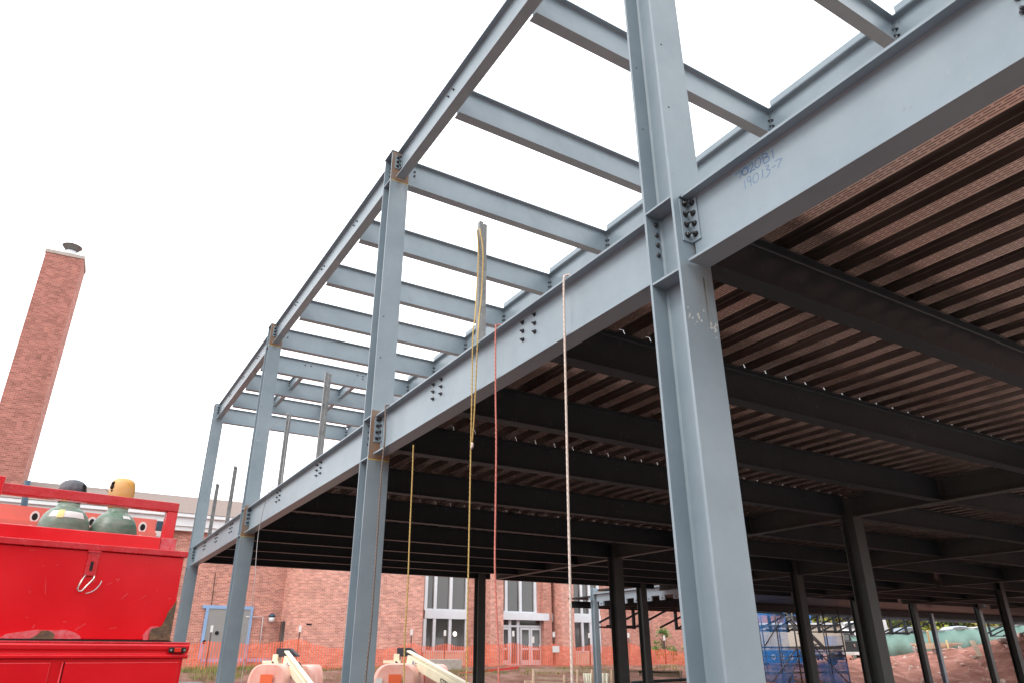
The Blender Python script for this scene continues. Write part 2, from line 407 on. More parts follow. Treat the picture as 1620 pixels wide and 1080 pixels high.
# bright edge strip above the inner roof girder, one length per bay of roof beams
for a, b in zip(RY, RY[1:]):
    mb = MB(); mb.box(XI-.081, XI-.0765, a+.10, b-.10, RT-.004, RT+.085); mb.box(XI-.02, XI+.0755, a+.10, b-.10, RT+.001, RT+.005)
    mb.build('edge_angle', M_STEEL, Ri)
# short framing between the far roof beams
for x in (1.15, 2.45):
    for a, b in ((13.16, 14.67), (14.67, 16.18)):
        mb = MB(); ibeam(mb, (x, a+.03, 0), (x, b-.03, 0), RT-.002, .26, .1, .01, .006)
        o = mb.build('roof_trimmer', M_STEEL, frame)
        for z in (RT-.1, RT-.17): bolt((x-.05, b-.09, z), (0,-1,0), o, r=.014, h=.012)
# the two trimmer seats: bolt patterns on the web of the beam at Y=13.16 and near the columns
def face_bolts(y, pts):
    mb = MB()
    for x, z in pts: mb.lathe([(.016, 0), (.016, -.01), (.008, -.012), (.008, -.026)], (x, y, z), 10, 'y', False)
    mb.build('bolt_group', M_BOLT, frame)
face_bolts(13.16-.0045, [(1.08, RT-.1), (1.22, RT-.1), (2.38, RT-.1), (2.52, RT-.1), (2.52, RT-.17)])
face_bolts(Y2-.02-.0045, [(.26, RT-.13), (.26, RT-.2)]); face_bolts(Y3-.01-.0045, [(.26, RT-.17)])

# metal deck ------------------------------------------------------------
def deck(x0, x1, y0, y1):
    mb = MB(); P = .3115; zt0 = ZT+.003
    prof = [(0,0),(.132,0),(.15,.074),(.287,.074),(.294,.050),(.300,.046),(.304,.030),(.3115,0)]
    n = round((x1-x0)/P)
    pts = []
    for i in range(n):
        for j, (a, z) in enumerate(prof[:-1]): pts.append((x0+i*P+a, z+zt0, j))
    pts.append((x0+n*P, zt0, 0))
    ys = [y0, y1]
    va = [mb.bm.verts.new((p[0], y0, p[1])) for p in pts]; vb = [mb.bm.verts.new((p[0], y1, p[1])) for p in pts]
    for i in range(len(pts)-1):
        if pts[i][2] == 0: uv = [(y0, 0), (y0, .132), (y1, .132), (y1, 0)]
        else: uv = [(y0, .5), (y0, .6), (y1, .6), (y1, .5)]
        mb.mi = 0 if pts[i][2] == 0 else 1
        mb.face([va[i], va[i+1], vb[i+1], vb[i]], uv)
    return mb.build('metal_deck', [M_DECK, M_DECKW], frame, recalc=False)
ysp = [-2.35, 1.71, Y2, 9.48, 13.2, Y4]
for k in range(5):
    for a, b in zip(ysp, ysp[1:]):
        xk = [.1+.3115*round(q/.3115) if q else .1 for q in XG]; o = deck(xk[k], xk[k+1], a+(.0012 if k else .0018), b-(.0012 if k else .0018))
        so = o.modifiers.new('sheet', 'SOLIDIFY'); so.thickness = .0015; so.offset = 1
# closure strip along the edge girder
MB().box(-.075, .098, -2.35, Y4, ZT+.0005, ZT+.002).build('edge_plate', M_GALV, frame)

def runs(par, x0, x1, y, z_top, n, side=-1):
    mb = MB()
    for k in range(n):
        x = random.uniform(x0, x1); l = random.uniform(.05, .45); w_ = random.uniform(.0008, .0028); yy = y+side*.0006
        mb.face([mb.bm.verts.new(v) for v in ((x-w_, yy, z_top), (x+w_, yy, z_top), (x+w_*.3, yy, z_top-l), (x-w_*.3, yy, z_top-l))])
    mb.build('rust_run', M_RUN, par, recalc=False)
M_RUN = mat('rust_run_stain', (.27,.24,.20), .6, var=.3, vscale=30)
runs(cols['1'], -.02, .12, -d_/2, 2.22, 9); runs(cols['2'], -.12, .12, Y2-d_/2, 2.22, 10); runs(cols['3'], -.12, .12, Y3-d_/2, 2.22, 8); runs(cols['2'], -.12, .12, Y2-d_/2, RB-.045, 9)
# handwriting in blue marker on the nearest girder web -----------------------
def ink(strokes, plane, name, parent, w, m, zoom=12.0, o=(1140, 220)):
    mb = MB()
    for st in strokes:
        P = [at(o[0]+x/zoom, o[1]+y/zoom, *plane) for x, y in st]
        for a, b in zip(P, P[1:]):
            d = (b-a); n = Vector((1,0,0)).cross(d).normalized()*w if plane[0] == 'x' else Vector((0,1,0)).cross(d).normalized()*w
            mb.face([mb.bm.verts.new(q) for q in (a-n, b-n, b+n, a+n)])
    return mb.build(name, m, parent, recalc=False)
def ell(cx, cy, rx, ry, rot=0, n=18, a0=0, a1=360):
    out = []
    for k in range(n+1):
        a = math.radians(a0+(a1-a0)*k/n); x, y = rx*math.cos(a), ry*math.sin(a); c, s = math.cos(rot), math.sin(rot)
        out.append((cx+x*c-y*s, cy+x*s+y*c))
    return out
M_INK = mat('blue_marker', (.06,.15,.33), .7, var=.25, vscale=90)
M_SCRIBE = mat('faint_scribe', (.30,.32,.34), .7)
S1 = [[(275,690),(375,612),(395,600),(382,680),(362,760)], ell(468,612,52,85,.5), ell(462,625,45,70,.4),
      [(535,530),(570,470),(600,452),(612,478),(598,550),(550,655),(600,600),(655,575)], ell(706,457,50,98,.25),
      [(780,320),(805,380),(828,478)], [(785,312),(850,275),(888,285),(878,330),(818,375),(890,338),(925,352),(918,410),(830,478)], [(980,205),(992,290),(1000,372)],
      ]
S2 = [[(450,795),(462,870),(475,955)], ell(540,765,30,55,.2), [(570,740),(575,820),(580,900)], ell(665,745,48,95,.25), [(790,575),(796,660),(800,752)],
      [(845,530),(905,495),(915,520),(870,592),(935,580),(932,640),(890,712),(845,740)], [(975,550),(1045,500)], [(1020,435),(1100,388),(1165,372),(1125,450),(1085,550)]]
ink(S1, ('x', -.0062), 'marker_writing', G[0], .0026, M_INK); ink(S2, ('x', -.0062), 'marker_writing', G[0], .0018, M_INK)
ink([[(0,60),(8,36),(22,18),(52,8),(50,20),(60,40)]], ('x', -.0062), 'marker_writing', G[1], .0011, M_SCRIBE, 3.6/1.2, (709,617))
# scratched letters D K on the flange of the nearest column
DK = [[(120,672),(124,650),(142,650),(146,672),(122,672)], [(122,632),(140,630)], [(132,630),(122,614)], [(134,630),(143,612)]]
ink(DK, ('y', -d_/2-.0008), 'scratched_letters', cols['1'], .0008, M_SCRIBE, 3.24, (1120, 600))
# scraped paint on the nearest column
M_SCR = mat('scraped_paint', (.62,.62,.60), .6, var=.2, vscale=60)
mb = MB()
for k in range(46):
    f = random.random(); x = 1088+f*48; y = 486+f*28+random.gauss(0, 5)+random.choice((0, 9, 14))
    if .2 < f < .8 and random.random() < .6: continue
    p = at(x, y, 'y', -d_/2-.0008); s = random.uniform(.004, .011)
    n = random.choice((4,5,6)); vs = [mb.bm.verts.new(p+Vector((math.cos(2*PI*i/n)*s*random.uniform(.6,1.3), 0, math.sin(2*PI*i/n)*s*random.uniform(.5,1.6)))) for i in range(n)]
    mb.face(vs)
mb.build('scraped_patch', M_SCR, cols['1'])
# drilled holes in the nearest column
M_HOLE = mat('dark_hole', (.01,.01,.01), .9)
mb = MB()
for px, py in ((1046, 71), (1058, 170)): mb.lathe([(.007, 0), (.007, -.0008)], at(px, py, 'y', -d_/2-.0004), 10, 'y', False)
for px, py in ((1007, 108), (1017, 205)): mb.lathe([(.006, 0), (.006, -.0008)], at(px, py, 'y', d_/2-.018-.0004), 10, 'y', False)
mb.build('drilled_hole', M_HOLE, cols['1'])
mb = MB()
for px, py in ((607, 501),(602, 565)): mb.lathe([(.009, 0), (.009, -.0008)], at(px, py, 'y', Y2-d_/2-.0004), 10, 'y', False)
mb.build('drilled_hole', M_HOLE, cols['2'])

# guard posts on the floor edge
GP = [('double channel guard post with yellow ropes tied to its top', 2.70, 4.24, .044, 0), ('bare guard post, second from the nearest, standing past the second column', 7.72, 4.262, .05, .1),
      ('guard post with a loose white wire hanging from its top', 9.95, 4.206, .042, .1), ('short thin guard post near the third column', 14.4, 4.2, .042, .1), ('farthest short guard post by the left corner column', 16.5, 4.2, .042, .1)]
for i, (l, y, zt, w, x) in enumerate(GP):
    t = thing('guard_post', l, 'guard post', (x, y, ZT), 'guard posts on the floor edge')
    y = 2.725 if i == 0 else y; x = .1
    for s in (-1, 1):
        mb = MB(); e = .004
        X0 = x+s*w*.5
        mb.prism([(X0-w*.45,y-w*.5,0),(X0+w*.45,y-w*.5,0),(X0+w*.45,y-w*.5+e,0),(X0-w*.45+e,y-w*.5+e,0),(X0-w*.45+e,y+w*.5,0),(X0-w*.45,y+w*.5,0)], (0,0,ZT+.003), (0,0,zt+(0 if s < 0 else -.02)))
        mb.build('channel', M_GALV, t)
    MB().box(x-.07, x+.07, y-.07, y+.07, ZT+.003, ZT+.012).build('foot_plate', M_GALV, t)

# ------------------------------------------------------------------ ropes
def rope(label, pts, r, m, twist=True, group='ropes hanging from the girder', cat='rope'):
    # smooth
    P = [Vector(p) for p in pts]; out = []
    for i in range(len(P)-1):
        p0, p1, p2, p3 = P[max(i-1,0)], P[i], P[i+1], P[min(i+2, len(P)-1)]
        n = max(2, int((p2-p1).length/.06))
        for k in range(n):
            t = k/n; out.append(.5*((2*p1)+(-p0+p2)*t+(2*p0-5*p1+4*p2-p3)*t*t+(-p0+3*p1-3*p2+p3)*t**3))
    out.append(P[-1])
    mb = MB(); mb.tube(out, r, 8); o = mb.build('rope', m, None); return tag(o, label, cat, group)
def rope_mat(name, c1, c2):
    M = mat(name, c1, .85); nt = M.node_tree; N = nt.nodes; L = nt.links; b = N['Principled BSDF']
    tc = N.new('ShaderNodeTexCoord'); mp = N.new('ShaderNodeMapping'); mp.inputs['Rotation'].default_value = (.7, .5, 0)
    w = N.new('ShaderNodeTexWave'); w.inputs['Scale'].default_value = 22; w.inputs['Distortion'].default_value = 1.5
    L.new(tc.outputs['Object'], mp.inputs[0]); L.new(mp.outputs[0], w.inputs['Vector'])
    rp = N.new('ShaderNodeValToRGB'); rp.color_ramp.elements[0].color = (*c1, 1); rp.color_ramp.elements[1].color = (*c2, 1)
    L.new(w.outputs['Fac'], rp.inputs['Fac']); L.new(rp.outputs['Color'], b.inputs['Base Color'])
    bp = N.new('ShaderNodeBump'); bp.inputs['Strength'].default_value = .6; bp.inputs['Distance'].default_value = .004; L.new(w.outputs['Fac'], bp.inputs['Height']); L.new(bp.outputs[0], b.inputs['Normal'])
    return M
M_RW = rope_mat('cream_rope', (.62,.50,.43), (.78,.66,.58)); M_RY = rope_mat('yellow_rope', (.42,.27,.08), (.62,.44,.16)); M_RR = rope_mat('pink_cord', (.55,.16,.12), (.66,.24,.19)); M_RB = rope_mat('brown_rope', (.12,.09,.08), (.26,.20,.17))
X_ = -.1
def down(pl, over=True, z_end=-1.45):
    """points of a rope slung over the girder top flange, hanging on its outer face"""
    Q = [at(px, py, 'x', X_) for px, py in pl]
    if over:
        top = Q[0]; Q = [Vector((.06, top.y-.03, ZT+.018)), Vector((-.05, top.y-.02, ZT+.02)), Vector((-.088, top.y-.01, ZT+.012))]+Q
    l = Q[-1]; Q.append(Vector((l.x-.01, l.y, z_end))); return Q
rope('thick cream rope slung over the girder just left of the nearest column', down([(892,446),(893,520),(896,660),(899,800),(902,930),(905,1080)]), .0085, M_RW)
rope('thin pink cord hanging over the girder beside the cream rope', down([(784,524),(784,620),(785,700),(784,800),(783,900),(787,1000),(789,1078)]), .007, M_RR)
pt = Vector((.02, 2.66, 4.18))
rope('long yellow rope from the guard post top down past the girder to the ground', [Vector((.055, 2.76, 4.17)), at(757,400,'x',.05), at(754,460,'x',.03), at(751,505,'x',-.06), at(748,530,'x',-.1), at(747,600,'x',-.11), at(745,700,'x',-.1), at(742,850,'x',-.1), at(739,1000,'x',-.1), at(738,1079,'x',-.1), Vector((-.1, 2.49, -1.45))], .0065, M_RY)
o = rope('short yellow rope ending in a white knotted tail below the girder', [Vector((.055, 2.70, 4.14)), at(764,400,'x',.055), at(762,460,'x',.05), at(758,500,'x',-.02), at(756,530,'x',-.1), at(753,600,'x',-.1), at(750,660,'x',-.1), at(747,700,'x',-.1)], .0065, M_RY)
tl = at(747,703,'x',-.1); MB().tube([tl+Vector((0,0,.02)), tl+Vector((.004,.004,-.01)), tl+Vector((-.004,.012,-.035))], [.011,.013,.008], 8).build('rope_tail', M_RW, o)
rope('thin yellow rope hanging under the girder between the second column and the long rope', [at(654,703,'x',.0), at(652,760,'x',0.), at(648,850,'x',0), at(645,930,'x',0), at(641,1000,'x',0), at(639,1079,'x',0), Vector((0, 3.7, -1.45))], .0075, M_RY)
rope('brown rope slung over the girder and hanging down the face of the second column', down([(610,644),(609,690),(604,740),(598,830),(592,920),(586,1000),(578,1079)]), .0095, M_RB)
M_WIRE = mat('pale_wire', (.45,.43,.42), .5, .3)
rope('thin grey wire looped over the far girder beside the third column', [Vector((.0,10.6,ZT+.02)), at(432,769,'x',-.09), at(420,795,'x',-.1), at(411,830,'x',-.1), at(407,860,'x',-.1), at(404,900,'x',-.1), at(402,925,'x',-.1), Vector((-.1,9.9,-1.45))], .005, M_WIRE, group='loose wires on the frame', cat='wire')
rope('sagging wire strung from post to post at the far left corner', [(.0,Y4-.14,3.95), (.1,17.0,3.95), (.1,16.5,4.17), (.1,15.5,4.1), (.1,14.4,4.17), (.1,13.4,4.35), (0.05,Y3+.2,4.75)], .004, M_WIRE, group='loose wires on the frame', cat='wire')
rope('loose wire hanging from the third column toward the guard post', [(-.1,Y3-.14,4.05), (-.05,11.2,4.05), (.05,10.4,4.25), (.1,9.95,4.2), (.1,9.93,3.8), (.1,9.9,3.2), (.1,9.85,2.8)], .004, M_WIRE, group='loose wires on the frame', cat='wire')

# ================================================================== SERVICE TRUCK (red)
TT = Vector((.99009, .14041, 0)); TN = Vector((.14041, -.99009, 0)); TO = Vector((-2.413, .873, 0))
def T(s, off, z): return TO+TT*s-TN*off+Vector((0,0,z))     # s along, off = behind the face
M_RED = mat('glossy_red_paint', (.70,.006,.014), .2, var=.08, vscale=3.5, bump=.06, bscale=2.6, spec=.5, coat=.15)
M_RED2 = mat('weathered_red_paint', (.56,.008,.014), .26, col2=(.58,.03,.04), vscale=16, bump=.05, bscale=30)
M_ORP = mat('faded_orange_red_panel', (.74,.17,.13), .5, var=.1, vscale=5)
truck = thing('service_truck', 'glossy red service truck body with a worn tool chest and bottle rack', 'truck', tuple(T(-1.0, .5, -1.5)))
def tbox(mb, s0, s1, o0, o1, z0, z1):
    c = T((s0+s1)/2, (o0+o1)/2, (z0+z1)/2); mb.obox(c, TT, -TN, (0,0,1), abs(s1-s0)/2, abs(o1-o0)/2, abs(z1-z0)/2); return mb
chest = tbox(MB(), -2.0, .0, .004, .55, .212, .556).build('tool_chest', M_RED, truck, bevel=.004)
tbox(MB(), -2.02, .012, -.006, .57, .5565, .582).build('chest_lid', M_RED2, chest, bevel=.003)
tbox(MB(), -2.01, .006, 0.0, .56, .206, .2115).build('seam', M_HOLE, chest)
# latch and hasp
lt = tbox(MB(), -.385, -.342, -.004, .0035, .455, .553).build('latch', M_RED2, chest, bevel=.002)
tbox(MB(), -.388, -.338, -.008, -.0045, .548, .556).build('latch_hinge', M_RED2, lt)
tbox(MB(), -.369, -.358, -.0055, -.0042, .475, .512).build('latch_slot', M_HOLE, lt)
M_CHROME = mat('bright_steel', (.62,.60,.56), .25, .9)
MB().tube([T(-.379,-.01,.458), T(-.392,-.013,.425), T(-.398,-.014,.402), T(-.391,-.014,.392), T(-.380,-.014,.394), T(-.366,-.013,.415), T(-.346,-.01,.445), T(-.345,-.01,.456)], .0032, 8).build('latch_ring', M_CHROME, lt)
arc = [T(-.372+.06*math.cos(a), .0008, .447+.062*math.sin(a)) for a in [math.radians(d) for d in range(-80, -5, 8)]]
MB().tube(arc, .002, 6).build('scratch_arc', M_SCR, chest)
# rust patches traced as worn-through paint
def tpatch(pts, name, m, par, off=-.0006):
    mb = MB(); fr = [mb.bm.verts.new(T(s, off+.004, z)) for s, z in pts]; f2 = [mb.bm.verts.new(T(s, off, z)) for s, z in pts]
    mb.face(f2); n = len(pts)
    for i in range(n): mb.face([fr[i], fr[(i+1)%n], f2[(i+1)%n], f2[i]])
    return mb.build(name, m, par)
M_WORN = mat('worn_bare_metal', (.055,.045,.035), .7, col2=(.16,.10,.05), vscale=30, bump=.3, bscale=60)
M_PINKED = mat('scuffed_pink_paint', (.62,.16,.18), .5, col2=(.60,.03,.04), vscale=60, bump=.2, bscale=80)
tpatch([(-.0005,.213),(-.085,.213),(-.088,.245),(-.082,.258),(-.058,.262),(-.042,.272),(-.034,.296),(-.026,.33),(-.014,.345),(-.008,.36),(-.0005,.375)], 'rust_patch', M_WORN, chest)
tpatch([(-.52,.212),(-.50,.224),(-.485,.242),(-.462,.243),(-.445,.236),(-.436,.228),(-.438,.212)], 'rust_patch', M_WORN, chest)
tpatch([(-.62,.2125),(-.60,.228),(-.56,.236),(-.50,.246),(-.45,.244),(-.40,.247),(-.37,.238),(-.35,.228),(-.34,.214)], 'scuffed_patch', M_PINKED, chest, off=.0012)
tpatch([(-.108,.2125),(-.112,.232),(-.10,.25),(-.085,.266),(-.06,.268),(-.05,.262),(-.08,.25),(-.09,.235),(-.088,.213)], 'scuffed_patch', M_PINKED, chest, off=.001)
mb = MB()
for k in range(26):
    s0 = random.uniform(-.62, -.02); z0 = random.uniform(.23, .54); a_ = random.choice((random.uniform(0, PI), random.gauss(.6, .2))); l_ = random.choice((.004, .008, .02, .045))*random.uniform(.6, 1.4); w_ = random.uniform(.0004, .0009)
    dx, dz = math.cos(a_)*l_, math.sin(a_)*l_; nx, nz = -math.sin(a_)*w_, math.cos(a_)*w_
    mb.face([mb.bm.verts.new(T(s_, .0032, z_)) for s_, z_ in ((s0-nx, z0-nz), (s0+dx-nx, z0+dz-nz), (s0+dx+nx, z0+dz+nz), (s0+nx, z0+nz))])
mb.build('scratch', M_PINKED, chest, recalc=False)
# side of the chest is bare pink-white metal low down; rack frame above
rack = tbox(MB(), -2.0, -.042, .08, .13, .765, .806).build('rack_frame', M_RED2, truck, bevel=.003)
tbox(MB(), -.088, -.042, .082, .128, .60, .7645).build('rack_post', M_RED, rack, bevel=.003)
tbox(MB(), -.094, -.026, .078, .132, .583, .645).build('rack_foot', M_PINKED, rack, bevel=.003)
tbox(MB(), -2.0, -.095, .075, .125, .584, .645).build('rack_rail', M_RED, rack, bevel=.004)
tbox(MB(), -.80, -.735, .07, .14, .755, .83).build('rack_post', M_RED, rack, bevel=.003)
# back panel of the rack, two folded steps with oval hand holes
pn = tbox(MB(), -2.0, .02, .70, .704, .745, .822); tbox(pn, -2.0, .02, .66, .664, .60, .748); tbox(pn, -2.0, .02, .664, .70, .744, .748)
pn = pn.build('back_panel', M_ORP, truck)
M_PW = mat('white_rim', (.75,.74,.72), .5)
def oval(s, z, off, rx, rz, par, cut=None):
    for rr, o_, mm, nm in ((1.0, off-.004, M_PW, 'hole_rim'), (.62, off-.0052, M_HOLE, 'hand_hole')):
        mb = MB(); A = []
        for k in range(24):
            a = 2*PI*k/24; zz = max(rz*rr*math.sin(a), (cut-z) if cut else -9); A.append((s+rx*rr*math.cos(a)+.3*zz*0, z+zz))
        fr = [mb.bm.verts.new(T(q, o_, w)) for q, w in A]; bk = [mb.bm.verts.new(T(q, o_+.0035, w)) for q, w in A]
        mb.face(fr)
        for i in range(24): mb.face([fr[i], fr[(i+1)%24], bk[(i+1)%24], bk[i]])
        mb.build(nm, mm, par)
for s in (-.93, -.535, -.285, -.045):
    oval(s, .775, .70, .020, .028, pn, .750); oval(s-.012, .700, .66, .021, .028, pn)
M_BLUEP = mat('dark_blue_box', (.03,.07,.11), .5)
tbox(MB(), .022, .052, .69, .72, .77, .815).build('switch_box', M_BLUEP, pn); 
for k in range(3): tbox(MB(), .022, .052, .69, .72, .765-.034*k-.03, .765-.034*k-.002).build('label_plate', M_PW, pn)
# lower body
lower = tbox(MB(), -2.6, .050, -.052, 1.6, -1.05, .196).build('body', M_RED, truck)
mb = MB(); tbox(mb, -2.62, .068, -.062, .60, .1965, .2045); lip = mb.build('body_ledge', M_RED2, truck, bevel=.002)
mb = MB()
prof = [(-.062,.196),(-.066,.190),(-.064,.176),(-.056,.170),(-.056,.160),(-.066,.154),(-.066,.144),(-.053,.140),(-.0525,.196)]
a = [T(-2.62, o_, z) for o_, z in prof]; bq = [T(.066, o_, z) for o_, z in prof]
va = [mb.bm.verts.new(q) for q in a]; vb = [mb.bm.verts.new(q) for q in bq]
for i in range(len(a)): mb.face([va[i], va[(i+1)%len(a)], vb[(i+1)%len(a)], vb[i]])
mb.face(va); mb.face(vb[::-1]); mb.build('body_moulding', M_RED, truck, bevel=.0015)
for s0, s1 in ((-1.35, -.435), (-.388, .036)):
    d = tbox(MB(), s0, s1, -.060, -.0525, -.75, .128).build('locker_door', M_RED, truck, bevel=.003)
    tbox(MB(), s0-.006, s0-.001, -.0545, -.0525, -.75, .130).build('door_seam', M_HOLE, d)
MB().tube([T(-.396,-.058,.13), T(-.396,-.058,-.75)], .004, 8).build('hinge', M_RED2, truck)
ml = tbox(MB(), -.018, .052, -.076, -.0665, .163, .184).build('marker_light', M_HOLE, truck, bevel=.004)
M_LENS = mat('red_lens', (.75,.03,.02), .15); tbox(MB(), .003, .030, -.081, -.0765, .165, .182).build('lens', M_LENS, ml, bevel=.002)
for s in (-.010, .044): 
    MB().lathe([(.005,0),(.005,-.003)], T(s,-.077,.1735), 10, 'y').build('screw', M_CHROME, ml)
M_TYRE = mat('tyre_rubber', (.03,.03,.03), .85)
for s in (-.75, -2.3):
    for o_ in (-.02, 1.45):
        mb = MB(); c = T(s, o_, -1.13); n = 28; prof = [(.20,-.1),(.34,-.11),(.37,-.07),(.37,.07),(.34,.11),(.20,.1)]
        rings = [[mb.bm.verts.new(c+TT*(r*math.cos(2*PI*k/n))+Vector((0,0,r*math.sin(2*PI*k/n)))-TN*(h+.12)) for k in range(n)] for r, h in prof]
        for A, B in zip(rings, rings[1:]):
            for k in range(n): mb.face([A[k], A[(k+1)%n], B[(k+1)%n], B[k]], smooth=True)
        mb.face(rings[0]); mb.face(rings[-1]); mb.build('wheel', M_TYRE, truck)

# gas cylinders
def gas(s, off, zsh, r, label, capmat, capkind):
    c = T(s, off, 0); t = thing('gas_cylinder', label, 'gas cylinder', (c.x, c.y, .2), 'gas cylinders in the truck rack')
    z = zsh
    MB().lathe([(r*.96,-.75),(r,-.73),(r,z-.115),(r*.985,z-.09),(r*.93,z-.062),(r*.83,z-.036),(r*.70,z-.017),(r*.56,z-.005),(r*.47,z),(r*.44,z+.006),(r*.42,z+.02)], (c.x, c.y, 0), 40).build('body', M_CYL, t)
    if capkind == 'dome':
        cp = MB().lathe([(r*.42,z+.0205),(r*.43,z+.05),(r*.42,z+.052),(r*.50,z+.060),(r*.54,z+.070),(r*.545,z+.085),(r*.50,z+.108),(r*.38,z+.122),(r*.2,z+.130),(.002,z+.132)], (c.x, c.y, 0), 32).build('valve_cap', capmat, t)
        vd = (CAM-c); vd.z = 0; vd.normalize(); sd = Vector((-vd.y, vd.x, 0)); e = c+(sd*-.0+vd*.0)
        p = c+(vd*.62+sd*.78).normalized()*(r*.52); p.z = z+.086
        MB().obox(p, (vd*.62+sd*.78).normalized(), Vector((-(vd*.62+sd*.78).y, (vd*.62+sd*.78).x, 0)).normalized(), (0,0,1), .006, .010, .022).build('cap_slot', M_HOLE, cp, bevel=.004)
    else:
        cp = MB().lathe([(r*.42,z+.0205),(r*.45,z+.04),(r*.50,z+.048),(r*.54,z+.06),(r*.545,z+.115),(r*.52,z+.14),(r*.44,z+.157),(r*.28,z+.166),(.002,z+.169)], (c.x, c.y, 0), 32).build('valve_cap', capmat, t)
        vd = (CAM-c); vd.z = 0; vd.normalize(); sd = Vector((vd.y, -vd.x, 0))
        p = c+(vd*.6+sd*.8)*(r*.5)
        mbb = MB()
        for q, rr in (((0,0,.135),.011),((.0,0,.118),.013),((.004,0,.10),.010)): mbb.lathe([(.001,-rr),(rr*.8,-rr*.6),(rr,0),(rr*.8,rr*.6),(.001,rr)], p+Vector(q)+Vector((0,0,z)), 10)
        mbb.build('rag_tie', M_HOLE, cp)
        p2 = p+sd*.012; MB().tube([p2+Vector((0,0,z+.13)), p2+sd*.02+Vector((0,0,z+.11)), p2+Vector((0,0,z+.09))], .0018, 6).build('wire_loop', M_CHROME, cp)
    return t, c
M_CYL = mat('worn_green_paint', (.05,.15,.10), .36, col2=(.24,.27,.22), vscale=13, stretch=(1,1,2.2), bump=.12, bscale=25)
M_CAPD = mat('dark_cap_paint', (.035,.05,.07), .5, col2=(.14,.13,.14), vscale=26, bump=.25, bscale=40)
M_CAPY = mat('yellow_cap_paint', (.70,.34,.04), .4, col2=(.66,.42,.20), vscale=14, bump=.08)
t1, c1 = gas(-.45, .36, .775, .108, 'green gas cylinder under a scuffed dark round cap, left in the rack', M_CAPD, 'dome')
t2, c2 = gas(-.243, .36, .775, .104, 'green gas cylinder under a tall yellow cap, right in the rack', M_CAPY, 'tall')
# label strip wrapped on the left cylinder's shoulder
def shoulder_label(t, c, r, a0, a1, z0, z1, m, name):
    mb = MB(); n = 16; rows = []
    def rad(z):
        P = [(.66, r), (.685, r*.985), (.713, r*.93), (.739, r*.83), (.758, r*.70), (.77, r*.56)]
        for (za, ra), (zb_, rb_) in zip(P, P[1:]):
            if za <= z <= zb_: return ra+(rb_-ra)*(z-za)/(zb_-za)
        return r
    for j in range(4):
        z = z0+(z1-z0)*j/3; rr = rad(z)+.0015
        rows.append([mb.bm.verts.new((c.x+rr*math.cos(a0+(a1-a0)*k/n), c.y+rr*math.sin(a0+(a1-a0)*k/n), z)) for k in range(n+1)])
    for A, B in zip(rows, rows[1:]):
        for k in range(n): mb.face([A[k], A[k+1], B[k+1], B[k]], smooth=True)
    mb.build(name, m, t)
va_ = math.atan2(CAM.y-c1.y, CAM.x-c1.x)
M_LBL = mat('white_paper_label', (.72,.72,.70), .6, var=.08, vscale=30); M_LBY = mat('yellow_diamond_label', (.75,.62,.25), .6, var=.1)
shoulder_label(t1, c1, .108, va_-.75, va_+.85, .722, .752, M_LBL, 'paper_label')
shoulder_label(t1, c1, .110, va_-.38, va_-.10, .718, .756, M_LBY, 'hazard_label')
va2 = math.atan2(CAM.y-c2.y, CAM.x-c2.x); shoulder_label(t2, c2, .105, va2+.35, va2+.8, .742, .757, M_LBL, 'paper_label')

# black waste bin behind the truck
M_BLK = mat('black_plastic', (.015,.015,.016), .35, bump=.2, bscale=14)
bn = thing('waste_bin', 'black bin with a bag, standing behind the right end of the red truck', 'bin', (-1.93, 3.2, -1.5))
bc = Vector((-2.03, 3.05, -.045))
MB().lathe([(.12,-1.45),(.150,-.05),(.160,.0),(.165,.02)], bc, 20).build('body', M_BLK, bn)
MB().lathe([(.166,.0205),(.172,.028),(.166,.036),(.150,.034),(.146,.024)], bc, 20).build('rim', M_GALV, bn)

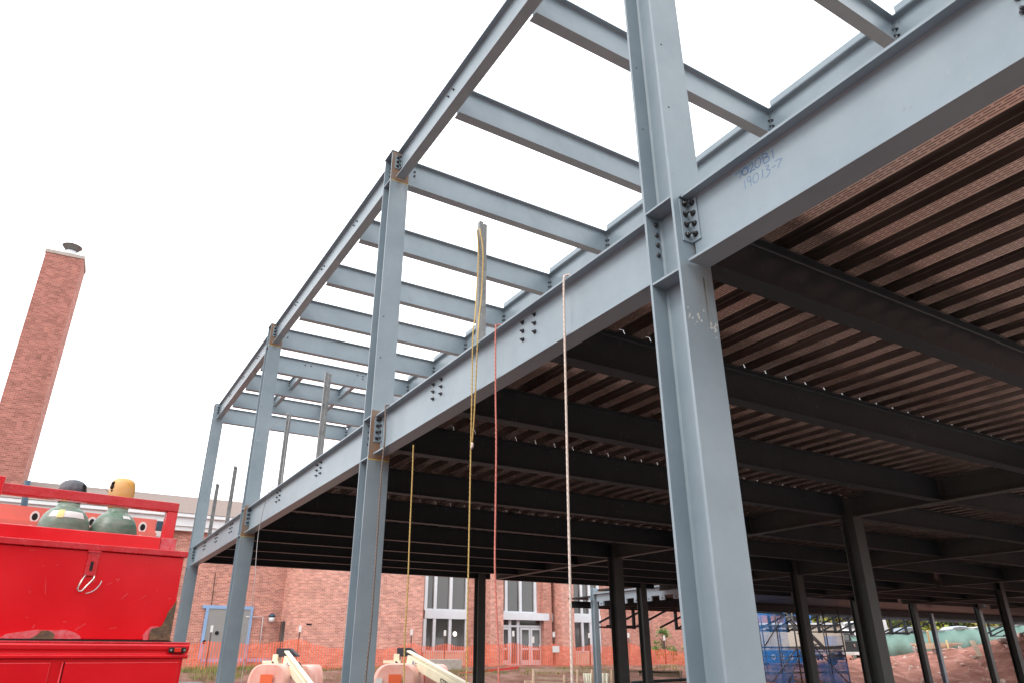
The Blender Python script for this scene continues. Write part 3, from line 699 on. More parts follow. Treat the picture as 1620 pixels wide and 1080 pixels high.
# ================================================================== GROUND
def gz(x, y):
    t = min(max((y-22)/9.5, 0), 1); t = t*t*(3-2*t)
    z = -1.5+t*1.2
    # spoil heaps to the east
    def hump(cx, cy, h, rx, ry):
        return h*math.exp(-((x-cx)/rx)**2-((y-cy)/ry)**2)
    z += hump(54.5, 22.3, 2.45, 5.8, 6.7)+hump(61, 16.5, 2.9, 7.0, 7.8)+hump(47, 29, .25, 5, 4)
    if x > 57: z += min((x-57)/6, 1)*.9
    amp = .05 if y < 20 and x < 34 else .11
    if x > 43 and y < 36: amp = .22
    z += amp*(noise.noise(Vector((x*.9, y*.9, 0)))+.5*noise.noise(Vector((x*2.7, y*2.7, 3))))
    if y > 33.5: z = min(z, -.25) if x < 34 else z
    return z
def dirt_mat():
    M = mat('red_soil', (.30,.135,.095), .95); nt = M.node_tree; N = nt.nodes; L = nt.links; b = N['Principled BSDF']; b.inputs['Specular IOR Level'].default_value = .15
    tc = N.new('ShaderNodeTexCoord'); n = N.new('ShaderNodeTexNoise'); n.inputs['Scale'].default_value = .9; n.inputs['Detail'].default_value = 12; n.inputs['Roughness'].default_value = .68
    L.new(tc.outputs['Object'], n.inputs['Vector'])
    rp = N.new('ShaderNodeValToRGB'); e = rp.color_ramp.elements; e[0].position = .3; e[1].position = .72; e[0].color = (.13,.062,.045,1); e[1].color = (.36,.215,.175,1)
    k = rp.color_ramp.elements.new(.5); k.color = (.215,.11,.085,1)
    L.new(n.outputs['Fac'], rp.inputs['Fac'])
    # freshly dug spoil to the east is a lighter, redder soil
    sx = N.new('ShaderNodeSeparateXYZ'); L.new(tc.outputs['Object'], sx.inputs[0]); ms = N.new('ShaderNodeMapRange'); ms.inputs['From Min'].default_value = 18; ms.inputs['From Max'].default_value = 42; L.new(sx.outputs['X'], ms.inputs['Value'])
    sc = N.new('ShaderNodeMixRGB'); sc.blend_type = 'MULTIPLY'; sc.inputs['Color2'].default_value = (1.75, 1.55, 1.55, 1); L.new(ms.outputs[0], sc.inputs['Fac']); L.new(rp.outputs['Color'], sc.inputs['Color1']); L.new(sc.outputs[0], b.inputs['Base Color'])
    n2 = N.new('ShaderNodeTexNoise'); n2.inputs['Scale'].default_value = 6; n2.inputs['Detail'].default_value = 10; n2.inputs['Roughness'].default_value = .7; L.new(tc.outputs['Object'], n2.inputs['Vector'])
    bp = N.new('ShaderNodeBump'); bp.inputs['Strength'].default_value = .9; bp.inputs['Distance'].default_value = .12; L.new(n2.outputs['Fac'], bp.inputs['Height']); L.new(bp.outputs[0], b.inputs['Normal'])
    return M
M_DIRT = dirt_mat()
mb = MB()
def axis_pts(lo, hi, fine0, fine1, step, grow=1.35):
    a = [fine0]; 
    while a[-1] < fine1: a.append(a[-1]+step)
    s = step; 
    while a[-1] < hi: s *= grow; a.append(a[-1]+s)
    l = [fine0]; s = step
    while l[-1] > lo: s *= grow; l.append(l[-1]-s)
    return l[:0:-1]+a
xs = axis_pts(-700, 700, -4, 62, .42); ys = axis_pts(-700, 700, 10, 40, .42)
grid = [[mb.bm.verts.new((x, y, gz(x, y))) for x in xs] for y in ys]
for j in range(len(ys)-1):
    for i in range(len(xs)-1): mb.face([grid[j][i], grid[j][i+1], grid[j+1][i+1], grid[j+1][i]], smooth=True)
tag(mb.build('ground', M_DIRT), kind='structure')

pad = mat('pale_bounce_stone', (.54,.42,.37), .9, col2=(.64,.52,.47), vscale=5, bump=.5, bscale=60)
tag(MB().box(3.2, 40, -9, 18.3, -1.6, -1.36).build('unseen_bounce_pad', pad), kind='structure')  # unseen pale sheet added to bounce light up onto the deck
yard = mat('bounce_damping_brown', (.085,.062,.055), .95, col2=(.13,.098,.088), vscale=4, bump=.6, bscale=50)
tag(MB().box(-40, 3.15, -40, 15, -1.6, -1.385).build('unseen_bounce_damper', yard), kind='structure')  # unseen dark sheet added to dim the bounce on the girder undersides
# stones and clods on the spoil heap
M_ROCK = mat('pale_stone', (.45,.36,.31), .9, var=.2, vscale=8)
mb = MB()
for k in range(320):
    x = random.uniform(40, 63); y = random.uniform(18, 35); s = random.choice((.05,.07,.1,.18))*random.uniform(.6,1.2)
    c = Vector((x, y, gz(x, y)+s*.2))
    mb.lathe([(s*.3,-s*.5),(s*random.uniform(.7,1.1),-s*.1),(s*random.uniform(.6,1),s*.25),(s*.25,s*.5)], c, 6, random.choice('xyz'), False)
tag(mb.build('rubble', mat('soil_clods', (.50,.30,.24), .95, col2=(.70,.56,.50), vscale=1.3)), 'small pale stones and clods scattered over the red spoil', 'rubble', kind='stuff')
for (px, py, tt, s), l in zip(((1545, 1039, 46, .24), (1585, 1012, 48, .32)), ('pale block of stone lying on the red spoil heap', 'long pale stone near the top of the red spoil heap')):
    p = far(px, py, tt); o = MB().lathe([(s*.5,-s*.6),(s,-s*.2),(s*.85,s*.4),(s*.3,s*.6)], (0,0,0), 7, 'z', False).build('stone', M_ROCK); o.location = p; o.scale = (1.3,.8,.8); tag(o, l, 'stone')
M_WOOD = mat('raw_timber', (.60,.45,.33), .8, var=.2, vscale=4, stretch=(1,1,6), bump=.1)
M_WOODY = mat('yellow_timber', (.58,.45,.22), .8, var=.15)
mb = MB(); mb.bar(far(1538,1013,47), far(1551,1038,45.6), .30, .05); tag(mb.build('timber_board', M_WOOD), 'loose pale board lying down the slope of the red spoil heap', 'board')
mb = MB(); mb.bar(far(1497,1012,50), far(1501,1026,49.5), .1, .1); tag(mb.build('survey_stake', M_WOODY), 'short yellow stake standing left of the spoil heap', 'stake')
mb = MB(); mb.bar(far(1467,997,55), far(1471,1016,55), .14, .14); tag(mb.build('survey_stake', M_WOODY), 'yellow green stake leaning on the green fence', 'stake')
# lumber pile by the green fence
lp = thing('lumber_pile', 'pile of pale lumber stacked before the green fence', 'lumber', far(1470,1028,50))
for k in range(4):
    mb = MB(); mb.bar(far(1442+k*4, 1018+k*2.2, 50-k*.1), far(1520-k*8, 1017+k*2.2, 51-k*.1), .3, .10); mb.build('board', M_WOOD, lp)
for k in range(2): 
    mb = MB(); mb.bar(far(1450+k*28,1024,50.3), far(1450+k*28,1030,50.3), .3, .5); mb.build('support_block', M_CONC, lp)

# grass -------------------------------------------------------------------
M_GRASS = mat('weedy_grass', (.10,.16,.035), .8, col2=(.30,.26,.08), vscale=1.2)
mb = MB()
def tuft(x, y, n, h):
    for k in range(n):
        a = random.random()*2*PI; bx, by = x+random.gauss(0,.12), y+random.gauss(0,.12); z = gz(bx, by)-.02
        l = Vector((math.cos(a), math.sin(a), 0))*random.uniform(.02,.12); w = Vector((-math.sin(a), math.cos(a), 0))*.012; hh = h*random.uniform(.5,1.2)
        p = Vector((bx, by, z)); mb.face([mb.bm.verts.new(q) for q in (p-w, p+w, p+l+Vector((0,0,hh)))])
for k in range(1900):
    x = random.uniform(-2, 36); y = random.uniform(28.2, 31.8)
    if noise.noise(Vector((x*.35, y*.5, 7))) < .02+ (.1 if x > 8 else -.15): continue
    tuft(x, y, 9, .16 if x > 6 else .26)
tag(mb.build('grass', M_GRASS), 'patchy weeds and grass along the bank below the orange fence', 'grass', kind='stuff')

# ================================================================== BRICK SCHOOL BUILDING
bld = thing('brick_building', 'long red brick building with brown shingle roof, white fascia and a glazed entrance', 'building', (14, 38, -.4))
YB = 36.0
ZG = -.6
def wall(x0, x1, y0, y1, z0, z1, m=M_BRICK, name='wall', par=bld, label=None):
    o = MB().box(x0, x1, y0, y1, z0, z1).build(name, m, par)
    if label: o['label'] = label
    return o
# left wing
wall(-30, 7.5, YB, YB+.35, ZG, 5.82)
MB().box(-30.2, 12, YB-.35, YB+.4, 5.8205, 6.02).build('fascia', M_WHITE, bld)
MB().box(-30.2, 12, YB-.45, YB+.4, 6.0205, 6.42).build('fascia', M_WHITE, bld)
MB().box(-30.2, 12, YB-.60, YB+.4, 6.4205, 6.60).build('gutter', M_WHITE, bld, bevel=.03)
mb = MB(); mb.prism([(0,YB-.62,6.61),(0,YB+6.5,8.75),(0,YB+13.5,6.61)], (-30.3,0,0), (12.4,0,0)); mb.build('roof', M_SHING, bld)
wall(-30, 12, YB+.355, YB+13, ZG, 6.6, label='rear block of the left wing')
# dark downspout by the chimney foot
MB().tube([at(44,760,'y',33.), at(38,800,'y',33.), at(25,860,'y',33)], .12, 8).build('vent_pipe', M_BLUEP, bld)
# curved brick drum
mb = MB(); pts = []
xc0 = at(442,1000,'y',YB-.1).x
xr = at(668,1000,'y',34.0).x
R = 2.2
path = [(xc0, YB+.2)]
for k in range(0, 11):
    a = PI-k/10*PI/2; path.append((xc0+R+R*math.cos(a)*1.0, 34.0+R-R*1.0+ -R*math.sin(a)+R))
path.append((xr, 34.0)); path.append((xr, 36.2))
u = 0
for (xa, ya), (xb, yb) in zip(path, path[1:]):
    l = math.hypot(xb-xa, yb-ya)
    q = [mb.bm.verts.new(v) for v in ((xa,ya,ZG),(xb,yb,ZG),(xb,yb,5.6),(xa,ya,5.6))]
    mb.face(q, [(u,ZG),(u+l,ZG),(u+l,5.6),(u,5.6)], smooth=True); u += l
top = [mb.bm.verts.new((x,y,5.6)) for x, y in path]; mb.face(top)
o = mb.build('curved_wall', M_BRICK2, bld, recalc=False); o['label'] = 'paler curved brick wall beside the entrance'
# coping
# slit window and small vent in curved wall, wall lantern
p = at(444,985,'y',35.15); q = at(441,1018,'y',35.15)
MB().box(xc0-.012, xc0+.10, 35.45, 35.85, -.3, at(444,982,'y',35.5).z).build('slit_window', M_GLASS, bld)
p = at(489,987,'y',34.0); MB().box(p.x-.12, p.x+.12, 33.97, 34.05, p.z-.04, p.z+.04).build('vent', M_HOLE, bld)
p = at(430,977,'y',YB-.15); ln = MB().lathe([(.04,-.2),(.13,-.16),(.15,0),(.11,.05)], p, 14).build('wall_lamp', M_WHITE, bld)
MB().lathe([(.16,.051),(.17,.12),(.10,.2),(.02,.22)], p, 14).build('lamp_hood', M_BLUEP, ln)
# temporary grey door panel with blue tape
a = at(331,961,'y',YB-.04); b = at(380,1030,'y',YB-.04); 
dr = MB().box(a.x, b.x+.2, YB-.05, YB-.005, -.35, a.z).build('door', mat('grey_door', (.26,.26,.25), .6, var=.06), bld)
M_TAPE = mat('blue_tape', (.24,.38,.60), .6, var=.1)
for x0, x1, z0, z1 in ((a.x-.3, b.x+.35, a.z-.02, a.z+.13), (a.x-.14, a.x, .1, a.z-.021), (b.x+.2, b.x+.34, -.2, a.z-.021), (a.x, b.x+1.5, -.02, .13)):
    MB().box(x0, x1, YB-.075, YB-.006, z0, z1).build('tape_strip', M_TAPE, dr)
for x, z in ((a.x+.52, 1.25), (a.x+.02, .85)): MB().lathe([(.09,0),(.09,-.03)], (x, YB-.051, z), 12, 'y').build('knob_hole', M_HOLE, dr)
MB().tube([at(389,975,'y',YB-.05), at(416,975,'y',YB-.05), at(410,1028,'y',YB-.05)], .025, 6).build('conduit', M_WHITE, bld)
MB().tube([at(341,905,'y',YB-.04), at(337,938,'y',YB-.04), at(334,960,'y',YB-.04)], .015, 6).build('cable', M_HOLE, bld)
# entrance -----------------------------------------------------------------
YE = 36.3
def ex(px, y=YE): return at(px, 1000, 'y', y).x
Z1 = at(705,978,'y',36.2).z; Z2 = at(705,965,'y',36.2).z-.5; ZTOP = 5.6; ZL0 = -.28
def glaz(pxa, pxb, mull, z0, z1, name='window', panel=True, yg=YE):
    xa, xb = ex(pxa), ex(pxb)
    w = MB().box(xa, xb, yg+.06, yg+.09, z0, z1).build(name, M_GLASS, bld)
    for mx in mull:
        x = ex(mx); MB().box(x-.09, x+.09, yg-.06, yg+.059, z0, z1).build('mullion', M_ALU, w)
    MB().box(xa, xb, yg-.05, yg+.058, z0-.001, z0+.09).build('sill', M_ALU, w)
    return w
# bay 1
glaz(670, 741, (671, 686, 711, 737), Z2+.5, ZTOP); glaz(670, 741, (671, 686, 711, 737), ZL0+.7, Z1)
MB().box(ex(670), ex(741), YE-.1, YE+.055, Z1+.001, Z2+.499).build('spandrel', M_ALU, bld)
MB().box(ex(670), ex(741), YE-.02, YE+.055, ZL0-.3, ZL0+.699).build('base_panel', M_CREAM, bld)
# light inside the glazing
M_LAMP = bpy.data.materials.new('lit_lamp'); M_LAMP.use_nodes = True
e_ = M_LAMP.node_tree.nodes['Principled BSDF']; e_.inputs['Emission Color'].default_value = (1,.9,.75,1); e_.inputs['Emission Strength'].default_value = 2.2
p = at(720,1002,'y',YE); MB().lathe([(.02,0),(.13,-.02),(.02,-.04)], (p.x, YE+.05, p.z), 14, 'y').build('interior_lamp', M_LAMP, bld)
# piers
piers = [(740, 753, 0), (775.5, 796.5, -.9), (861, 873.5, -.25), (889.6, 909.5, -.9)]
for i, (pa, pb, dy) in enumerate(piers):
    y0 = YE+dy-.15; xa, xb = at(pa, 1000, 'y', y0).x, at(pb, 1000, 'y', y0).x
    MB().box(xa, xb, y0, YE+.4, ZG, ZTOP+.1).build('brick_pier', M_BRICK if dy > -.5 else M_BRICK2, bld)
    MB().box(xa-.45 if dy > -.5 else xa-.01, xa-.002, YE-.12, YE+.4, ZG, ZTOP).build('brick_pier', M_BRICK, bld) if dy < -.5 and i == 1 else None
glaz(753, 776, (757, 770), Z2+.5, ZTOP); glaz(753, 776, (757, 770), ZL0, Z1)
MB().box(ex(753), ex(776), YE-.1, YE+.055, Z1+.001, Z2+.499).build('spandrel', M_ALU, bld)
# entrance bay
glaz(796, 849, (800, 823, 847), Z2+.5, ZTOP)
wall(ex(849), ex(863), YE-.12, YE+.35, Z2+.5, ZTOP, name='brick_pier')
MB().box(ex(790), ex(863), YE-.45, YE+.055, Z1+.03, Z2+.499).build('entrance_header', M_ALU, bld)
ZT2 = at(830,992,'y',36.2).z
g_ = glaz(790, 863, (790, 806, 819, 857, 862), ZL0, Z1+.03)
MB().box(ex(790), ex(863), YE-.07, YE+.057, ZT2+.02, ZT2+.13).build('transom', M_ALU, g_)
for pa, pb in ((793, 805), (821.7, 837.6), (838.2, 854.5)):
    xa, xb = ex(pa), ex(pb); dd = MB()
    w = .11
    for x0, x1, z0, z1 in ((xa, xa+w, ZL0, ZT2), (xb-w, xb, ZL0, ZT2), (xa+w, xb-w, ZT2-.12, ZT2), (xa+w, xb-w, ZL0, ZL0+.28), (xa+w, xb-w, .55, .66)): dd.box(x0, x1, YE-.10, YE-.071, z0, z1)
    dd = dd.build('door', M_ALU, bld); MB().box(xa+w, xb-w, YE-.09, YE-.08, ZL0+.28, ZT2-.12).build('pane', M_GLASS, dd)
    MB().tube([(xb-w-.05, YE-.13, .5), (xb-w-.05, YE-.13, .9)], .018, 6).build('handle', M_CHROME, dd)
p = at(843,1011,'y',YE-.11); MB().box(p.x-.11, p.x+.11, YE-.105, YE-.092, p.z-.18, p.z+.18).build('notice', M_LBL, bld)
# bay 3 (bluish slots) and bay 4
glaz(872, 890, (880,), Z2+.5, ZTOP); glaz(872, 890, (880,), ZL0+.7, Z1)
MB().box(ex(872), ex(890), YE-.1, YE+.055, Z1+.001, Z2+.499).build('spandrel', M_ALU, bld); MB().box(ex(872), ex(890), YE-.02, YE+.055, ZL0-.3, ZL0+.699).build('base_panel', M_CREAM, bld)
glaz(908, 950, (921, 934, 948), Z2+.5, ZTOP); glaz(908, 950, (921, 934, 948), ZL0+.7, Z1)
MB().box(ex(908), ex(950), YE-.1, YE+.055, Z1+.001, Z2+.499).build('spandrel', M_ALU, bld); MB().box(ex(908), ex(950), YE-.02, YE+.055, ZL0-.3, ZL0+.699).build('base_panel', M_CREAM, bld)
# right wing
xw = ex(950)
wall(xw, xw+20, YE-.1, YE+.35, ZG, 3.28)
for z0, z1, dy in ((3.281, 3.44, .12), (3.4405, 3.58, .24), (3.5805, 3.85, .36)): MB().box(xw+1.2, xw+20.3, YE-.1-dy, YE+.4, z0, z1).build('fascia', M_WHITE, bld)
MB().box(xw-.2, xw+20.4, YE-.1, YE+9, 3.851, 4.2).build('roof', M_SHING, bld)
wall(xc0, xw+20, YE+.45, YE+14, ZG, 5.55, label='dark interior mass behind the entrance glazing')
p = at(1020,982,'y',YE-.35); MB().lathe([(.02,-.34),(.2,-.28),(.33,-.1),(.34,.08),(.22,.27),(.03,.34)], p, 18).build('wall_globe', mat('grey_globe', (.33,.33,.34), .4), bld)
# chimney -------------------------------------------------------------------
ch = thing('chimney_stack', 'tall square red brick chimney rising behind the left wing', 'chimney', (-6.3, 41, 0))
a = at(71,398,'y',40); b = at(132,408,'y',40)
# slightly turned square stack
th = math.radians(-4); cx, cy = (a.x+b.x)/2+.1, 41.0; H = 20.95; hw = .93
e1 = Vector((math.cos(th), math.sin(th), 0)); e2 = Vector((-math.sin(th), math.cos(th), 0))
mb = MB(); c4 = [Vector((cx, cy, 0))+e1*sx*hw+e2*sy*hw for sx, sy in ((-1,-1),(1,-1),(1,1),(-1,1))]
for i in range(4):
    p, q = c4[i], c4[(i+1)%4]; v = [mb.bm.verts.new(t_) for t_ in (Vector((p.x,p.y,-.5)), Vector((q.x,q.y,-.5)), Vector((q.x,q.y,H)), Vector((p.x,p.y,H)))]
    mb.face(v, [(i*2,-.5),(i*2+1.86,-.5),(i*2+1.86,H),(i*2,H)])
st = mb.build('stack', M_BRICKC, ch, recalc=False)
MB().obox((cx,cy,H+.1), e1, e2, (0,0,1), hw+.04, hw+.04, .1).build('cap', M_CONC, ch)
MB().lathe([(.30,H+.2),(.30,H+.6),(.27,H+.8)], (cx+.1,cy,0), 20).build('flue', M_ALU, ch)
cw = MB().lathe([(.30,H+.82),(.50,H+1.08),(.53,H+1.10),(.48,H+1.13),(.1,H+1.2)], (cx+.1,cy,0), 20).build('cowl', M_GALV, ch)

# ================================================================== ORANGE SAFETY FENCE
def fence_mat():
    M = bpy.data.materials.new('orange_mesh'); M.use_nodes = True; nt = M.node_tree; N = nt.nodes; L = nt.links; b = N['Principled BSDF']
    b.inputs['Base Color'].default_value = (.86,.17,.085,1); b.inputs['Roughness'].default_value = .6
    uv = N.new('ShaderNodeUVMap'); sp = N.new('ShaderNodeSeparateXYZ'); L.new(uv.outputs[0], sp.inputs[0])
    def band(out, period, duty):
        m1 = N.new('ShaderNodeMath'); m1.operation = 'DIVIDE'; m1.inputs[1].default_value = period; L.new(out, m1.inputs[0])
        fr = N.new('ShaderNodeMath'); fr.operation = 'FRACT'; L.new(m1.outputs[0], fr.inputs[0])
        lt_ = N.new('ShaderNodeMath'); lt_.operation = 'LESS_THAN'; lt_.inputs[1].default_value = duty; L.new(fr.outputs[0], lt_.inputs[0]); return lt_
    a = band(sp.outputs['X'], .12, .32); c = band(sp.outputs['Y'], .06, .30)
    mx = N.new('ShaderNodeMath'); mx.operation = 'MAXIMUM'; L.new(a.outputs[0], mx.inputs[0]); L.new(c.outputs[0], mx.inputs[1])
    L.new(mx.outputs[0], b.inputs['Alpha'])
    return M
M_ORF = fence_mat()
fence = thing('safety_fence', 'sagging orange plastic mesh fence on thin stakes in front of the brick building', 'fence', (14, 32, -.5))
stakes = [(-6,32.3,0),(0.5,32,0),(at(334,1000,'y',31.6).x,31.6,.0),(at(474,1000,'y',31.2).x,31.2,.12),(at(560,1000,'y',31.4).x,31.4,-.25),(at(651,1000,'y',32).x,32,0),(at(704,1000,'y',32.4).x,32.4,.0),(at(764,1000,'y',32.5).x,32.5,0),(at(812,1000,'y',32.3).x,32.3,.05),(at(876,1000,'y',32.3).x,32.3,.02),(at(932,1000,'y',32.5).x,32.5,-.02),(at(994,1000,'y',32.8).x,32.8,.12),(at(1050,1000,'y',32).x,32,-.25),(at(1110,1000,'y',31).x,31,-.3)]
M_STK = mat('rusty_stake', (.10,.07,.06), .8)
for x, y, dz in stakes:
    s = MB().bar((x, y, -.9), (x, y, 1.15+dz*.4), .045).build('stake', M_STK, fence)
    MB().box(x-.045, x+.045, y-.045, y+.045, 1.151+dz*.4, 1.42+dz*.4).build('stake_cap', M_LBL, s)
mb = MB(); prev = None; u = 0
tops = []
for (xa, ya, da), (xb, yb, db) in zip(stakes, stakes[1:]):
    L_ = math.hypot(xb-xa, yb-ya); n = max(6, int(L_/.14))
    for k in range(n):
        t = k/n; x = xa+(xb-xa)*t; y = ya+(yb-ya)*t-.05+.07*math.sin(x*5.3)*math.sin(t*PI); d = da+(db-da)*t
        sag = .16*math.sin(t*PI)*(1 if L_ > 2 else .4)
        tops.append((x, y, .82+d-sag+.02*math.sin(x*9), u+L_*t))
    u += L_
rows = 7
def frow(f): return [mb.bm.verts.new((x, y+.06*math.sin(x*7+f*5)*f*(1-f)*2, (z*(1-f))+f*(-.33+(.0 if x > 8 else -.02)))) for x, y, z, u_ in tops]
RR = [frow(k/rows) for k in range(rows+1)]
for r_ in range(rows):
    for k in range(len(tops)-1):
        mb.face([RR[r_][k], RR[r_][k+1], RR[r_+1][k+1], RR[r_+1][k]], [(tops[k][3], -r_*.17), (tops[k+1][3], -r_*.17), (tops[k+1][3], -(r_+1)*.17), (tops[k][3], -(r_+1)*.17)], smooth=True)
mb.build('mesh_netting', M_ORF, fence, recalc=False)
# sign on a stake
p = at(879,1026,'y',32.2); MB().box(p.x-.22, p.x+.22, p.y-.04, p.y-.02, p.z-.16, p.z+.16).build('sign_board', M_LBL, fence)

# pale block by the fence, red hose line
p = at(690,1052,'y',30.2); tag(MB().box(p.x-1.1, p.x+1.2, 29.9, 31.1, -.9, at(690,1042,'y',29.9).z).build('concrete_block', M_CONC, bevel=.02), 'pale concrete block standing behind the right hand boom lift', 'block')
M_HOSE = mat('red_tape', (.65,.05,.04), .5)
tag(MB().bar(at(712,1067,'y',29), at(820,1055,'y',29.4), .05, .10).build('barrier_tape', M_HOSE), 'taut red barrier tape crossing the bank', 'tape')

# lumber barricade --------------------------------------------------------
bar_ = thing('timber_barricade', 'rough timber barricade with pale cloth hung over its rails', 'barricade', at(950,1075,'y',26)-Vector((0,0,.5)))
YQ = 26.0
def q(px, py, y=YQ): return at(px, py, 'y', y)
for a, b, w in (((842,1059),(1075,1062),.12), ((845,1071),(900,1073),.10), ((1010,1064),(1075,1067),.22), ((830,1078),(920,1081),.12), ((1000,1078),(1085,1074),.12)):
    MB().bar(q(*a), q(*b), .06, w).build('rail', M_WOOD, bar_)
for px, y0, y1 in ((844,1058,1095),(893,1066,1098),(937,1058,1100),(968,1059,1100),(914,1058,1100),(1077,1060,1100)):
    MB().bar(q(px, y0, YQ-.1), q(px, y1, YQ-.1), .12, .08).build('post', M_WOOD, bar_)
M_CLOTH = mat('pale_cloth', (.80,.76,.62), .9, var=.1, vscale=3)
for pa, pb in ((922,937),(941,964)):
    mb = MB(); n = 14
    A = []; B = []
    for k in range(n+1):
        t = k/n; px = pa+(pb-pa)*t; dy = -.16-.05*math.sin(k*1.7)
        A.append(mb.bm.verts.new(q(px,1064,YQ+dy+.06))); B.append(mb.bm.verts.new(q(px+(4 if pa < 930 else 0)*(1-t),1090+6*math.sin(k*.9),YQ+dy*1.3)))
    for k in range(n): mb.face([A[k],A[k+1],B[k+1],B[k]], smooth=True)
    mb.build('hung_cloth', M_CLOTH, bar_, recalc=False).modifiers.new('thick','SOLIDIFY').thickness = .01
# dark pipe rail at the lower right
tag(MB().tube([at(1000,1079,'y',22), at(1100,1073,'y',22.5)], .06, 8).build('steel_pipe', M_STEELD), 'dark steel pipe lying level behind the nearest column', 'pipe')

# ================================================================== BOOM LIFTS
M_CORAL = mat('faded_orange_cover', (.80,.33,.26), .5, col2=(.88,.58,.50), vscale=2.2)
M_CRM = mat('cream_boom_paint', (.82,.76,.56), .45, var=.06)
M_BLK2 = mat('black_pad', (.03,.03,.04), .6)
M_ORG = mat('orange_decal', (.85,.15,.05), .5)
M_LBLUE = mat('blue_decal', (.05,.12,.35), .5)
def text_obj(body, size, loc, xdir, up, m, parent, name='lettering', depth=.004):
    cu = bpy.data.curves.new('t', 'FONT'); cu.body = body; cu.size = size; cu.extrude = depth
    o = bpy.data.objects.new('t', cu); COL.objects.link(o)
    dg = bpy.context.evaluated_depsgraph_get(); me = bpy.data.meshes.new_from_object(o.evaluated_get(dg))
    bpy.data.objects.remove(o); me.materials.clear(); me.materials.append(m)
    x = Vector(xdir).normalized(); up = Vector(up); z = x.cross(up).normalized(); y = z.cross(x)
    M4 = Matrix(((x.x,y.x,z.x,loc[0]),(x.y,y.y,z.y,loc[1]),(x.z,y.z,z.z,loc[2]),(0,0,0,1)))
    me.transform(M4)
    o = bpy.data.objects.new(name, me); COL.objects.link(o)
    o.parent = parent; o.matrix_parent_inverse = Matrix.Translation(-parent_world(parent)); return o
def hood(parent, c, L1, W, H, ex_, ey):
    """rounded engine cover: superellipse section lofted along ey"""
    mb = MB(); c = Vector(c); n = 20; rings = []
    for k in range(9):
        t = k/8; yy = (t-.5)*L1; sc = (1-abs(2*t-1)**3.2)**.5*.25+.75
        ring = []
        for i in range(n+1):
            a = PI*i/n; x = math.copysign(abs(math.cos(a))**.55, math.cos(a))*W/2*sc; z = abs(math.sin(a))**.55*H*(.86+.14*sc)
            ring.append(mb.bm.verts.new(c+ex_*x+ey*yy+Vector((0,0,z))))
        rings.append(ring)
    for A, B in zip(rings, rings[1:]):
        for i in range(n): mb.face([A[i], A[i+1], B[i+1], B[i]], smooth=True)
    mb.face(rings[0]); mb.face(rings[-1][::-1]); mb.face([r[0] for r in rings]+[r[-1] for r in reversed(rings)])
    return mb.build('engine_cover', M_CORAL, parent)
